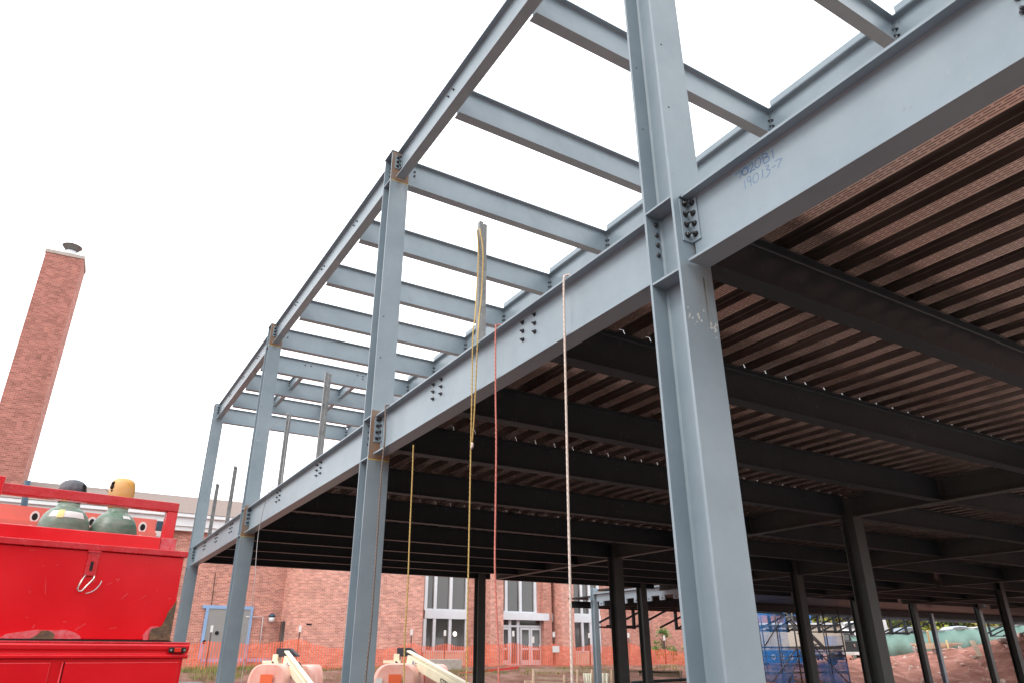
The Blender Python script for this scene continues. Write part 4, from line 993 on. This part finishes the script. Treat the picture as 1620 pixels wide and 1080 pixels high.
def lift(px0, dpt, label, sgn=1, full=True, sc=1.0):
    """px0: image column of left edge at cover mid height; lift faces camera"""
    base = far(px0, 1058, dpt); vx = R_.copy(); vx.z = 0; vx.normalize(); vy = Vector((-vx.y, vx.x, 0))
    O = Vector((base.x, base.y, 0)); t = thing('boom_lift', label, 'boom lift', (O.x, O.y, -1.5), 'boom lifts parked beyond the frame')
    P = lambda x, y, z: O+vx*x*sc+vy*y*sc+Vector((0,0,z))
    zt = -.02; H = 1.05
    h1 = hood(t, P(.78,0,zt-H), 1.9*sc, 1.55*sc, H, vx, vy); hood(t, P(1.85 if full else 1.65,1.0,zt-H), 1.9*sc, .75*sc, H-.04, vx, vy)
    MB().obox(P(1.1,0,-1.1), vx, vy, (0,0,1), 1.2*sc, 1.2, .18).build('chassis', M_BLK2, t, bevel=.03)
    for x in (-.05, 2.15):
        for y in (-1.0, 1.0):
            mb = MB(); c = P(x, y, -1.12); n = 22; rings = [[mb.bm.verts.new(c+vx*hh+vy*(r*math.cos(2*PI*k/n))+Vector((0,0,r*math.sin(2*PI*k/n)))) for k in range(n)] for r, hh in ((.2,-.17),(.40,-.18),(.43,-.1),(.43,.1),(.40,.18),(.2,.17))]
            for A, B in zip(rings, rings[1:]):
                for k in range(n): mb.face([A[k], A[(k+1)%n], B[(k+1)%n], B[k]], smooth=True)
            mb.face(rings[0]); mb.face(rings[-1]); mb.build('wheel', M_TYRE, t)
    # cream turret and boom: rises behind covers, then slopes down to the right and toward us
    mb = MB(); mb.prism([P(.52,.2,0)-P(0,0,0), P(.70,.2,0)-P(0,0,0), P(.70,.75,0)-P(0,0,0), P(.52,.75,0)-P(0,0,0)], P(0,0,-.6), P(0,0,.26)); mb.build('boom_mast', M_CRM, t, bevel=.015)
    A = P(1.05,.1,.08); B = P(3.6,-3.2,-1.05) if full else P(3.2,-2.9,-1.25)
    bm_ = MB().bar(A, B, .22*sc, .29).build('boom', M_CRM, t, bevel=.02)
    MB().bar(A+Vector((0,0,.24))-(B-A).normalized()*.1, B+Vector((0,0,.24)), .16, .05).build('boom_rail', M_CRM, t, bevel=.01)
    mb = MB(); a0 = P(.60,.3,.20)
    mb.prism([Vector((0,0,0)), vx*.72, vx*.72+Vector((0,0,.05)), vx*.45+Vector((0,0,.27)), vx*.0+Vector((0,0,.27))], a0+Vector((0,0,-.02)), a0+vy*.4+Vector((0,0,-.02))); mb.build('boom_pad', M_BLK2, t, bevel=.01)
    MB().bar(P(.20,.3,.02), P(.75,.3,.02), .3, .09).build('mast_bracket', M_CRM, t)
    MB().tube([P(.66,-.2,.02), P(.70,-.25,.0), P(.74,-.25,-.10)], .03, 8).build('handle', M_BLK2, t)
    # mirror / vent on right hood
    MB().tube([P(1.45,-.3,.01), P(1.62,-.3,-.02), P(1.72,-.32,-.16)], .035, 8).build('lifting_eye', M_BLK2, t)
    # decals on the cover end facing us
    p = P(.78,-1.02,-.62); MB().obox(p, vx, vy, (0,0,1), .20, .008, .28).build('orange_decal', M_ORG, t)
    if full:
        p = P(.30,-1.01,-.52); MB().obox(p, vx, vy, (0,0,1), .11, .008, .07).build('white_decal', M_LBL, t)
    d = (B-A).normalized(); side = d.cross(Vector((0,0,1))).normalized(); side = side if side.dot(CAM-A) > 0 else -side
    up = side.cross(d); up = up if up.z > 0 else -up
    text_obj('JLG', .20, A+d*.40+side*.12*sc+up*-.06, d, up, M_LBLUE, bm_)
    text_obj('STRUSS', .24, A+d*2.2+side*.12*sc+up*-.12, d, up, M_BLK2, bm_)
    return t
lift(402, 24, 'orange and cream boom lift, left of the two, between the second and third columns', full=False, sc=.98)
lift(594, 23.5, 'orange and cream boom lift, right of the two, behind the thin yellow rope', full=True, sc=1.05)

# ================================================================== SECOND STEEL FRAME (far wing)
wing = thing('steel_canopy_frame', 'second grey steel frame beyond the deck, with notched edge plate and hanging brackets', 'steel frame', (16, 22, -1.5))
XC, YC = 16.2, 22.0
def wcol(x, y, z1=2.75, m=M_STEEL): 
    mb = MB(); mb.prism(ipoly((1,0,0), (0,1,0), .22, .22, .014, .01, .01), (x, y, -1.5), (x, y, z1)); return mb.build('column', m, wing)
c0 = wcol(XC, YC)
MB().box(XC-.25, XC-.12, YC-.06, YC+.06, 2.28, 2.38).build('lug', M_STEEL, c0)
for k in range(5): MB().box(XC-.1+.12, XC+.03+.12, YC-.16, YC-.13, 2.22+k*.055, 2.245+k*.055).build('shim', M_STEELD, c0)
mb = MB(); mb.box(XC-.04, XC+.02, 14.5, YC-.2, 2.22, 2.50); mb.box(XC-.15, XC+.3, 14.5, YC-.1, 2.5005, 2.56)
gp = mb.build('edge_plate', M_STEEL, wing)
y = YC-.5
while y > 14.6:
    h = MB(); h.box(XC-.045, XC+.02, y-.14, y+.14, 2.05, 2.2195); h = h.build('hanging_tab', M_STEEL, gp)
    MB().box(XC-.048, XC-.0455, y-.03, y+.03, 2.10, 2.15).build('tab_hole', M_HOLE, h)
    y -= .72
YW = 25.2
for y_, z0, z1 in ((YW-.9, 2.30, 2.68), (YW-.2, 2.27, 2.62), (YW+1.4, 2.3, 2.6)):
    mb = MB(); ibeam(mb, (18.3, y_, 0), (62, y_, 0), z1, z1-z0, .16, .013, .009); mb.build('roof_beam', M_STEELD, wing)
# deck of the wing
MB().box(XC+.3, 18.29, YC-4, YC+.3, 2.69, 2.74).build('deck_slab', M_STEELD, wing)
MB().box(18.3, 27.5, 18.4, YW+1.6, 2.691, 2.741).build('deck_slab', M_STEELD, wing)
MB().box(27.51, 62, 18.4, 24.35, 2.683, 2.733).build('deck_slab', M_STEELD, wing)
# hanging brackets: post, diagonal up to the beam, two bottom rails
xs_ = [at(p_, 990, 'y', YW+1.5).x for p_ in (940, 965, 1001, 1035, 1068, 1110, 1150, 1190, 1216, 1243, 1268, 1293, 1318, 1342, 1370, 1396, 1407, 1428, 1450)]
grp = [(940, 1001, (965, 1001)), (1068, 1110, (1068,)), (1190, 1243, (1216, 1243)), (1280, 1345, (1293, 1318, 1342)), (1380, 1432, (1407, 1430)), (1562, 1625, (1562,1600))]
for pa, pb, posts in grp:
    for r_, zz in ((YW+1.35, 1.47), (YW+.55, 1.50)):
        xa, xb = at(pa, 990, 'y', YW+1.5).x, at(pb, 990, 'y', YW+1.5).x
        MB().bar((xa, r_, zz), (xb+.05, r_, zz), .07, .07).build('bottom_rail', M_STEELD, wing)
    for p_ in posts:
        x = at(p_, 990, 'y', YW+1.5).x
        MB().bar((x, YW+1.4, 1.42), (x, YW+1.4, 2.4), .13, .12).build('hanger_post', M_STEELD, wing)
        MB().bar((x-.02, YW+1.28, 1.5), (x+1.25, YW-.2, 2.42), .09, .09).build('diagonal_brace', M_STEELD, wing)
        if p_ == posts[0]: MB().bar((x-1.25, YW+1.28, 1.5), (x+.1, YW-.2, 2.42), .09, .09).build('diagonal_brace', M_STEELD, wing)
wcol(40.8, 22.2, 2.4)

# ================================================================== STAIR TOWER IN BLUE NETTING
tw_ = thing('scaffold_stair_tower', 'scaffold stair tower wrapped in torn blue netting', 'scaffold', (31.5, 25, -1.4))
def net_mat():
    M = bpy.data.materials.new('blue_netting'); M.use_nodes = True; nt = M.node_tree; N = nt.nodes; L = nt.links; b = N['Principled BSDF']
    b.inputs['Base Color'].default_value = (.08,.38,1.0,1); b.inputs['Roughness'].default_value = .6
    tc = N.new('ShaderNodeTexCoord'); n = N.new('ShaderNodeTexNoise'); n.inputs['Scale'].default_value = .9; n.inputs['Detail'].default_value = 5; L.new(tc.outputs['Object'], n.inputs['Vector'])
    mr = N.new('ShaderNodeMapRange'); mr.inputs['From Min'].default_value = .35; mr.inputs['From Max'].default_value = .65; mr.inputs['To Min'].default_value = .3; mr.inputs['To Max'].default_value = .65
    L.new(n.outputs['Fac'], mr.inputs['Value']); L.new(mr.outputs[0], b.inputs['Alpha'])
    return M
M_NET = net_mat()
vx = R_.copy(); vx.z = 0; vx.normalize(); vy = Vector((-vx.y, vx.x, 0))
P0 = far(1207, 1040, 38); P0.z = 0
TP = lambda x, y, z: P0+vx*x+vy*y+Vector((0,0,z))
Wt, Dt = 4.45, 2.4
def netp(x0, x1, y0, y1, z0, z1):
    mb = MB(); n = 12; A = []; B = []
    for k in range(n+1):
        t = k/n; w = .06*math.sin(k*2.1); A.append(mb.bm.verts.new(TP(x0+(x1-x0)*t, y0+(y1-y0)*t+w, z0))); B.append(mb.bm.verts.new(TP(x0+(x1-x0)*t, y0+(y1-y0)*t-w, z1)))
    for k in range(n): mb.face([A[k],A[k+1],B[k+1],B[k]], smooth=True)
    return mb.build('netting', M_NET, tw_, recalc=False)
netp(0, 1.5, -.05, -.05, -1.5, 4); netp(0, 0, 0, Dt, -1.5, 4); netp(1.2, Wt, Dt+.1, Dt+.1, -1.5, .62); netp(Wt, Wt, 0, Dt, -1.5, 1.2); netp(3.0, Wt, -.05, -.05, -1.5, -.1); netp(2.1, 3.9, Dt+.05, Dt+.05, 1.9, 3.2)
for x in (0, .95, 1.9, 2.8, 3.6, Wt):
    for y in (0, Dt): MB().tube([TP(x, y, -1.6), TP(x, y, 4)], .035, 6).build('standard', M_GALV, tw_)
for z in (-.65, .15, .62, 1.7, 2.9):
    for y in (0, Dt): MB().tube([TP(0, y, z), TP(Wt, y, z)], .03, 6).build('ledger', M_GALV, tw_)
    for x in (0, Wt): MB().tube([TP(x, 0, z+.05), TP(x, Dt, z+.05)], .03, 6).build('ledger', M_GALV, tw_)
for a, b in (((0,-1.4),(1.9,.6)), ((.2,.7),(1.9,2.8)), ((2.8,.6),(4.4,-1.2)), ((1.2,2.8),(2.8,.7)), ((1,-1.4),(2.2,.6))):
    MB().tube([TP(a[0], -.06, a[1]), TP(b[0], -.06, b[1])], .03, 6).build('diagonal_brace', M_GALV, tw_)
M_TREAD = mat('scaffold_tread', (.33,.32,.31), .6, .3, var=.2, vscale=8)
for k in range(11): MB().obox(TP(1.75+.0*k+k*.17, 1.2, .75-0+(10-k)*.20-.2), vx, vy, (0,0,1), .13, .5, .025).build('stair_tread', M_TREAD, tw_)
for k in range(9): MB().obox(TP(1.55+k*.06, 1.5, .35-k*.2), vx, vy, (0,0,1), .16, .5, .025).build('stair_tread', M_TREAD, tw_)
MB().bar(TP(1.65,.7,2.8), TP(3.7,.7,.5), .05, .18).build('stringer', M_TREAD, tw_); MB().bar(TP(1.65,1.7,2.8), TP(3.7,1.7,.5), .05, .18).build('stringer', M_TREAD, tw_)
MB().obox(TP(3.3, 1.2, .55), vx, vy, (0,0,1), 1.15, .9, .05).build('landing', M_TREAD, tw_)

# pale trailer with blue underbody cabinet with three round white fans
M_BLUE = mat('bright_blue_paint', (.03,.20,.55), .5, var=.15, vscale=2)
tr = thing('site_trailer', 'long cream site trailer behind the blue netting', 'trailer', far(1240, 1030, 44))
Pt = far(1200, 1030, 44); Pt.z = 0; TQ = lambda x, y, z: Pt+vx*x+vy*y+Vector((0,0,z))
MB().obox(TQ(2.6,1.4,1.18), vx, vy, (0,0,1), 2.9, 1.3, .72).build('body', M_CREAM, tr, bevel=.03)
MB().obox(TQ(2.6,1.4,2.0), vx, vy, (0,0,1), 3.0, 1.4, .09).build('roof', M_WHITE, tr)
MB().obox(TQ(2.4,1.4,.36), vx, vy, (0,0,1), 2.6, 1.2, .08).build('skirt', M_CREAM, tr)
for x in (.4, 4.6): MB().lathe([(.1,-.1),(.34,-.12),(.36,0),(.34,.1),(.1,.1)], TQ(x,.2,.0), 18, 'y').build('wheel', M_TYRE, tr)
MB().obox(TQ(-.2,.5,.1), vx, vy, (0,0,1), .3, .4, .4).build('hitch', M_BLK2, tr)
sp_ = thing('fan_cabinet', 'bright blue cabinet with three round white openings under the trailer', 'cabinet', far(1240, 1042, 42.5))
Ps = far(1216, 1040, 42.5); Ps.z = 0; TS = lambda x, y, z: Ps+vx*x+vy*y+Vector((0,0,z))
MB().obox(TS(.95,.3,.14), vx, vy, (0,0,1), 1.15, .3, .36).build('case', M_BLUE, sp_, bevel=.02)
for x in (.30, .82, 1.38):
    for r_, m_, nm, o_ in ((.17, M_PW, 'ring', 0), (.055, M_BLUE, 'hub', .02)):
        mb = MB(); n = 22; c = TS(x, -.02-o_, .12); A = [mb.bm.verts.new(c+vx*(r_*.78*math.cos(2*PI*k/n))+Vector((0,0,r_*math.sin(2*PI*k/n)))) for k in range(n)]; B = [mb.bm.verts.new(v.co+vy*.05) for v in A]
        mb.face(A)
        for k in range(n): mb.face([A[k],A[(k+1)%n],B[(k+1)%n],B[k]])
        mb.build(nm, m_, sp_)
# brick end building behind it
nb = thing('brick_annexe', 'low red brick annexe with grey roof seen left of the blue netting', 'building', far(1205, 1000, 62))
Pn = far(1180, 1000, 62); Pn.z = 0; TA = lambda x, y, z: Pn+vx*x+vy*y+Vector((0,0,z))
MB().obox(TA(2,3,1.0), vx, vy, (0,0,1), 2.9, 2, 2.0).build('wall', M_BRICK, nb)
MB().obox(TA(2,3,3.35), vx, vy, (0,0,1), 3.0, 2.1, .34).build('fascia', M_WHITE, nb); MB().obox(TA(2,3,4.3), vx, vy, (0,0,1), 3.0, 2.1, .6).build('roof', M_SHING, nb)

# ================================================================== GREEN FENCE, CARS, PICKUP
M_GRN = mat('green_windscreen', (.13,.24,.205), .7, col2=(.21,.34,.30), vscale=.8, bump=.4, bscale=1.5)
gf = thing('green_screen_fence', 'green fabric screened site fence running behind the spoil heap', 'fence', far(1500,1020,60))
pA, pB, pC = far(1345,1006,62), far(1480,997.5,62), far(1700,983,64)
mb = MB(); n = 60
A = []; B = []
for k in range(n+1):
    t = k/n; p = pA.lerp(pB, t/.4) if t < .4 else pB.lerp(pC, (t-.4)/.6)
    w = vy*(.12*math.sin(k*1.3)); A.append(mb.bm.verts.new(p+w+Vector((0,0,.03*math.sin(k*.9))))); B.append(mb.bm.verts.new(p-w+Vector((0,0,-2.0))))
for k in range(n): mb.face([A[k],A[k+1],B[k+1],B[k]], smooth=True)
mb.build('screen', M_GRN, gf, recalc=False).modifiers.new('t','SOLIDIFY').thickness = .01
MB().tube([pA+Vector((0,0,.03)), pB+Vector((0,0,.03)), pC+Vector((0,0,.03))], .04, 6).build('top_rail', M_GALV, gf)
for k in range(13):
    t = k/12; p = pA.lerp(pB, t/.4) if t < .4 else pB.lerp(pC, (t-.4)/.6)
    MB().tube([p+vy*.2+Vector((0,0,-2.2)), p+vy*.2+Vector((0,0,.1))], .04, 6).build('post', M_GALV, gf)
def car(px, py, dist, m, label, L_=4.5, yaw=0.0, suv=False):
    p = far(px, py, dist); c, s = math.cos(yaw), math.sin(yaw); ux = vx*c+vy*s; uy = -vx*s+vy*c
    zr = p.z; t = thing('parked_car', label, 'car', (p.x, p.y, zr-1.5), 'cars parked beyond the green fence')
    Q = lambda x, y, z: Vector((p.x, p.y, zr-1.5))+ux*x+uy*y+Vector((0,0,z))
    sec = [(-2.2,.35),(-2.25,.75),(-2.1,.92),(-1.55,.98),(-.9,1.42),(-.2,1.5),(.6,1.46),(1.35,1.0),(2.05,.85),(2.25,.6),(2.2,.35)]
    if suv: sec = [(-2.2,.4),(-2.25,.9),(-2.15,1.1),(-1.95,1.6),(-.9,1.72),(.5,1.68),(1.15,1.12),(2.1,.98),(2.25,.7),(2.2,.4)]
    mb = MB(); R1 = []
    for y_, k_ in ((-.85,.94),(-.72,1.0),(.72,1.0),(.85,.94)):
        R1.append([mb.bm.verts.new(Q(x*(1 if z < 1 else k_), y_*(1 if z < 1 else .84), z*(1 if z < 1 else k_))) for x, z in sec])
    for A, B in zip(R1, R1[1:]):
        for k in range(len(A)-1): mb.face([A[k],A[k+1],B[k+1],B[k]], smooth=False)
        mb.face([A[-1],A[0],B[0],B[-1]])
    mb.face(R1[0]); mb.face(R1[-1]); mb.build('body', m, t, bevel=.03)
    for sd in (-1, 1):
        mb = MB(); gs = [(-1.35,1.02),(-.85,1.34),(-.2,1.41),(.5,1.37),(1.1,1.02)] if not suv else [(-1.9,1.12),(-1.8,1.52),(-.9,1.62),(.4,1.58),(.95,1.14)]
        mb.face([mb.bm.verts.new(Q(x, sd*(.86 if z < 1.2 else .775), z)) for x, z in gs]); mb.build('side_window', M_GLASS, t, recalc=False)
    for x in (-1.35, 1.4):
        for sd in (-1, 1):
            mb = MB(); n = 18; c0_ = Q(x, sd*.78, .33); rr = [[mb.bm.verts.new(c0_+uy*h+ux*(r*math.cos(2*PI*k/n))+Vector((0,0,r*math.sin(2*PI*k/n)))) for k in range(n)] for r, h in ((.2,-.1),(.33,-.1),(.33,.1),(.2,.1))]
            for A, B in zip(rr, rr[1:]):
                for k in range(n): mb.face([A[k],A[(k+1)%n],B[(k+1)%n],B[k]], smooth=True)
            mb.face(rr[0]); mb.face(rr[-1]); mb.build('wheel', M_TYRE, t)
    return t
M_SILV = mat('silver_car_paint', (.42,.46,.52), .3, .4); M_WCAR = mat('white_car_paint', (.75,.76,.78), .3); M_GCAR = mat('grey_car_paint', (.22,.27,.34), .3, .4)
car(1512, 989.5, 68, M_SILV, 'silver car seen over the middle of the green fence', yaw=.15)
car(1436, 991, 66, M_GCAR, 'grey blue car behind the steel brackets left of the fence', yaw=.1)
car(1547, 990.5, 74, M_WCAR, 'white car just right of the silver car', yaw=.1)
car(1360, 986, 70, M_WCAR, 'white van-like car far behind the pickup', suv=True)
car(1612, 986, 72, M_WCAR, 'white car at the right end of the fence', yaw=.2)
# black pickup, rear end to us
M_BCAR = mat('black_truck_paint', (.012,.013,.015), .2)
pk = thing('pickup_truck', 'black pickup seen from behind, with red tail lights', 'pickup', (0,0,0)); pp = far(1352, 1022, 50); pk.location = (pp.x, pp.y, pp.z-.95)
K = lambda x, y, z: Vector((pp.x, pp.y, pp.z-.95))+vx*x+vy*y+Vector((0,0,z))
MB().obox(K(0,2.7,.95), vx, vy, (0,0,1), .98, 2.7, .38).build('body', M_BCAR, pk, bevel=.05)
mb = MB(); mb.prism([vx*-.85+Vector((0,0,0)), vx*.85, vx*.72+Vector((0,0,.55)), vx*-.72+Vector((0,0,.55))], K(0,2.1,1.331), K(0,3.9,1.331)); mb.build('cab', M_BCAR, pk, bevel=.04)
MB().obox(K(0,2.085,1.6), vx, vy, (0,0,1), .62, .01, .18).build('rear_window', M_GLASS, pk)
MB().obox(K(0,-.06,.50), vx, vy, (0,0,1), .98, .08, .11).build('bumper', M_CHROME, pk, bevel=.02)
for s in (-1, 1): MB().obox(K(s*.88,-.02,1.03), vx, vy, (0,0,1), .085, .03, .2).build('tail_light', M_LENS, pk, bevel=.01)
MB().obox(K(0,-.15,.50), vx, vy, (0,0,1), .17, .01, .08).build('number_plate', M_LBL, pk)
MB().lathe([(.01,0),(.10,-.01),(.10,-.03)], K(0,-.01,1.03), 14, 'y').build('badge', M_CHROME, pk)
for x in (-.8, .8):
    for y in (1.1, 4.5):
        mb = MB(); n = 18; c0_ = K(x, y, .4); rr = [[mb.bm.verts.new(c0_+vx*h+vy*(r*math.cos(2*PI*k/n))+Vector((0,0,r*math.sin(2*PI*k/n)))) for k in range(n)] for r, h in ((.22,-.13),(.4,-.13),(.4,.13),(.22,.13))]
        for A, B in zip(rr, rr[1:]):
            for k in range(n): mb.face([A[k],A[(k+1)%n],B[(k+1)%n],B[k]], smooth=True)
        mb.face(rr[0]); mb.face(rr[-1]); mb.build('wheel', M_TYRE, pk)
# utility pole
pq = far(1412, 1000, 64); tag(MB().tube([Vector((pq.x-.6,pq.y,-1)), Vector((pq.x-1.6,pq.y+.3,9))], .3, 10).build('light_mast', M_WHITE), 'thick white mast leaning behind the green fence', 'mast')

# ================================================================== TREES
def leaf_mat(name, c1, c2):
    M = mat(name, c1, .6, col2=c2, vscale=.7); b = M.node_tree.nodes['Principled BSDF']; b.inputs['Subsurface Weight'].default_value = 0
    return M
LM = [leaf_mat('leaf_green', (.06,.13,.025), (.16,.24,.04)), leaf_mat('leaf_yellow_green', (.20,.25,.035), (.40,.38,.06)), leaf_mat('leaf_dark_green', (.03,.09,.03), (.08,.16,.05)), leaf_mat('leaf_olive', (.22,.21,.05), (.42,.33,.08))]
M_BARK = mat('bark', (.13,.10,.08), .9, var=.3, vscale=6, bump=.4)
def tree(p, h, r, lm, label, leaves=1500, ls=.28, group='trees beyond the green fence'):
    p = Vector(p); t = thing('tree', label, 'tree', tuple(p), group)
    mb = MB(); mb.tube([p, p+Vector((.1,0,h*.3)), p+Vector((-.1,.1,h*.6)), p+Vector((0,0,h*.85))], [h*.028, h*.022, h*.013, h*.004], 8)
    for k in range(7):
        a = random.random()*2*PI; z = h*random.uniform(.15,.6); q_ = p+Vector((0,0,z)); e = q_+Vector((math.cos(a)*r*.8, math.sin(a)*r*.8, h*.22))
        mb.tube([q_, q_.lerp(e,.5)+Vector((0,0,.1)), e], [h*.012, h*.007, h*.003], 6)
    mb.build('trunk', M_BARK, t)
    mb = MB(); cl = []
    for k in range(26):
        a = random.random()*2*PI; z = random.uniform(.12,.98); rr = r*(math.sin(min(1,z*1.15)*PI)**.5 if z*1.15 < 1 else .25)*random.uniform(.3,1)
        cl.append((p+Vector((math.cos(a)*rr, math.sin(a)*rr, h*z)), r*random.uniform(.22,.42)))
    for k in range(leaves):
        c, cr = random.choice(cl); v = Vector((random.gauss(0,1), random.gauss(0,1), random.gauss(0,.8))); v = v.normalized()*cr*random.random()**.4
        q_ = c+v; n1 = Vector((random.gauss(0,1), random.gauss(0,1), random.gauss(0,1))).normalized(); n2 = n1.orthogonal().normalized(); s = ls*random.uniform(.5,1.2)
        mb.face([mb.bm.verts.new(q_+n1*s), mb.bm.verts.new(q_+n2*s*.6), mb.bm.verts.new(q_-n1*s), mb.bm.verts.new(q_-n2*s*.6)])
    mb.build('crown', lm, t, recalc=False)
    return t
specs = [(1300,78,1,'yellow green tree seen through the blue netting'),(1345,74,3,'olive tree behind the black pickup'),(1385,80,1,'pale yellow green tree left of the white mast'),(1425,84,0,'green tree right behind the white mast'),(1455,78,1,'yellow green tree over the grey blue car'),(1490,88,0,'mid green tree over the silver car'),(1520,80,0,'broad green tree right of the silver car'),(1548,86,2,'dark green tree left of the twin columns at the right'),(1580,78,3,'olive tree between the last two columns'),(1612,84,0,'green tree at the right edge of the picture'),(1650,80,2,'dark tree past the right edge'),(1268,82,1,'yellowish tree glimpsed left of the stair tower')]
for i, (px, dd, mi, l) in enumerate(specs):
    p = far(px, 1010, dd); p.z = 0.2; tree(p, random.uniform(7.5,9.5), random.uniform(3.2,4.2), LM[mi], l, 2600, .30)
mb = MB()
for k in range(9000):
    t = random.random(); px = 1230+t*460; p = far(px, 1002, 92+random.uniform(-3,6)); p.z = random.uniform(.5, 8.5)*(.75+.35*noise.noise(Vector((px*.02,0,0))))
    n1 = Vector((random.gauss(0,1), random.gauss(0,1), random.gauss(0,1))).normalized(); n2 = n1.orthogonal().normalized(); s = .45
    mb.face([mb.bm.verts.new(p+n1*s), mb.bm.verts.new(p+n2*s*.6), mb.bm.verts.new(p-n1*s), mb.bm.verts.new(p-n2*s*.6)])
tag(mb.build('woodland', LM[0], recalc=False), 'dense green woodland backdrop behind the parked cars', 'woodland', kind='stuff')
mb = MB()  # unseen trees added behind the camera to block the low sky
for k in range(7000):
    a = random.uniform(-.7, 1.25); rr = 42+random.uniform(-4, 5); x = -3+rr*math.sin(a+PI); y = -3+rr*math.cos(a+PI)
    z = random.uniform(-1.5, 11)*(.8+.5*noise.noise(Vector((a*3, 0, 5))))
    n1 = Vector((random.gauss(0,1), random.gauss(0,1), random.gauss(0,1))).normalized(); n2 = n1.orthogonal().normalized(); q_ = Vector((x, y, z)); s_ = 1.1
    mb.face([mb.bm.verts.new(q_+n1*s_), mb.bm.verts.new(q_+n2*s_*.6), mb.bm.verts.new(q_-n1*s_), mb.bm.verts.new(q_-n2*s_*.6)])
tag(mb.build('woodland', LM[2], recalc=False), 'unseen dark trees added behind the camera to darken low reflections', 'woodland', kind='stuff')
# shrub by the right wing
p = at(1052, 1035, 'y', 34.6); tree((p.x, p.y, -.35), 2.3, .85, LM[0], 'small leafy tree against the brick wall left of the nearest column', 620, .10, None)
p = at(1085, 1035, 'y', 34.2); tree((p.x, p.y, -.35), 1.1, .5, LM[3], 'low yellowish bush at the wall foot', 300, .08, None)

# ================================================================== LIGHT
w = bpy.data.worlds.new('World'); S.world = w; w.use_nodes = True; nt = w.node_tree; N = nt.nodes; L = nt.links
bg = N['Background']; bg.inputs['Strength'].default_value = .12
EL, AZ = math.radians(48), math.radians(250)       # azimuth clockwise from +Y
sk = N.new('ShaderNodeTexSky'); sk.sky_type = 'NISHITA'; sk.sun_disc = False; sk.sun_elevation = EL; sk.sun_rotation = AZ; sk.air_density = 1.5; sk.dust_density = 5
tc = N.new('ShaderNodeTexCoord'); nz = N.new('ShaderNodeTexNoise'); nz.inputs['Scale'].default_value = 1.6; nz.inputs['Detail'].default_value = 5
L.new(tc.outputs['Generated'], nz.inputs['Vector'])
rp = N.new('ShaderNodeValToRGB'); rp.color_ramp.elements[0].position = .3; rp.color_ramp.elements[1].position = .75
rp.color_ramp.elements[0].color = (17.5,18.0,18.6,1); rp.color_ramp.elements[1].color = (22.0,22.1,22.3,1)
L.new(nz.outputs['Fac'], rp.inputs['Fac'])
mx = N.new('ShaderNodeMixRGB'); mx.inputs['Fac'].default_value = .88; L.new(sk.outputs[0], mx.inputs['Color1']); L.new(rp.outputs['Color'], mx.inputs['Color2']); L.new(mx.outputs[0], bg.inputs['Color'])
sl = bpy.data.lights.new('sun', 'SUN'); sl.energy = 1.2; sl.angle = math.radians(14); sl.color = (1,.97,.93)
so = bpy.data.objects.new('sun', sl); COL.objects.link(so)
dv = Vector((math.sin(AZ)*math.cos(EL), math.cos(AZ)*math.cos(EL), math.sin(EL))); so.rotation_euler = dv.to_track_quat('Z', 'Y').to_euler()
S.view_settings.view_transform = 'Standard'; S.view_settings.look = 'None'; S.view_settings.exposure = 0; S.view_settings.gamma = 1
S.render.engine = 'CYCLES'
S.cycles.max_bounces = 8; S.cycles.transparent_max_bounces = 16; S.cycles.diffuse_bounces = 5; S.cycles.glossy_bounces = 4
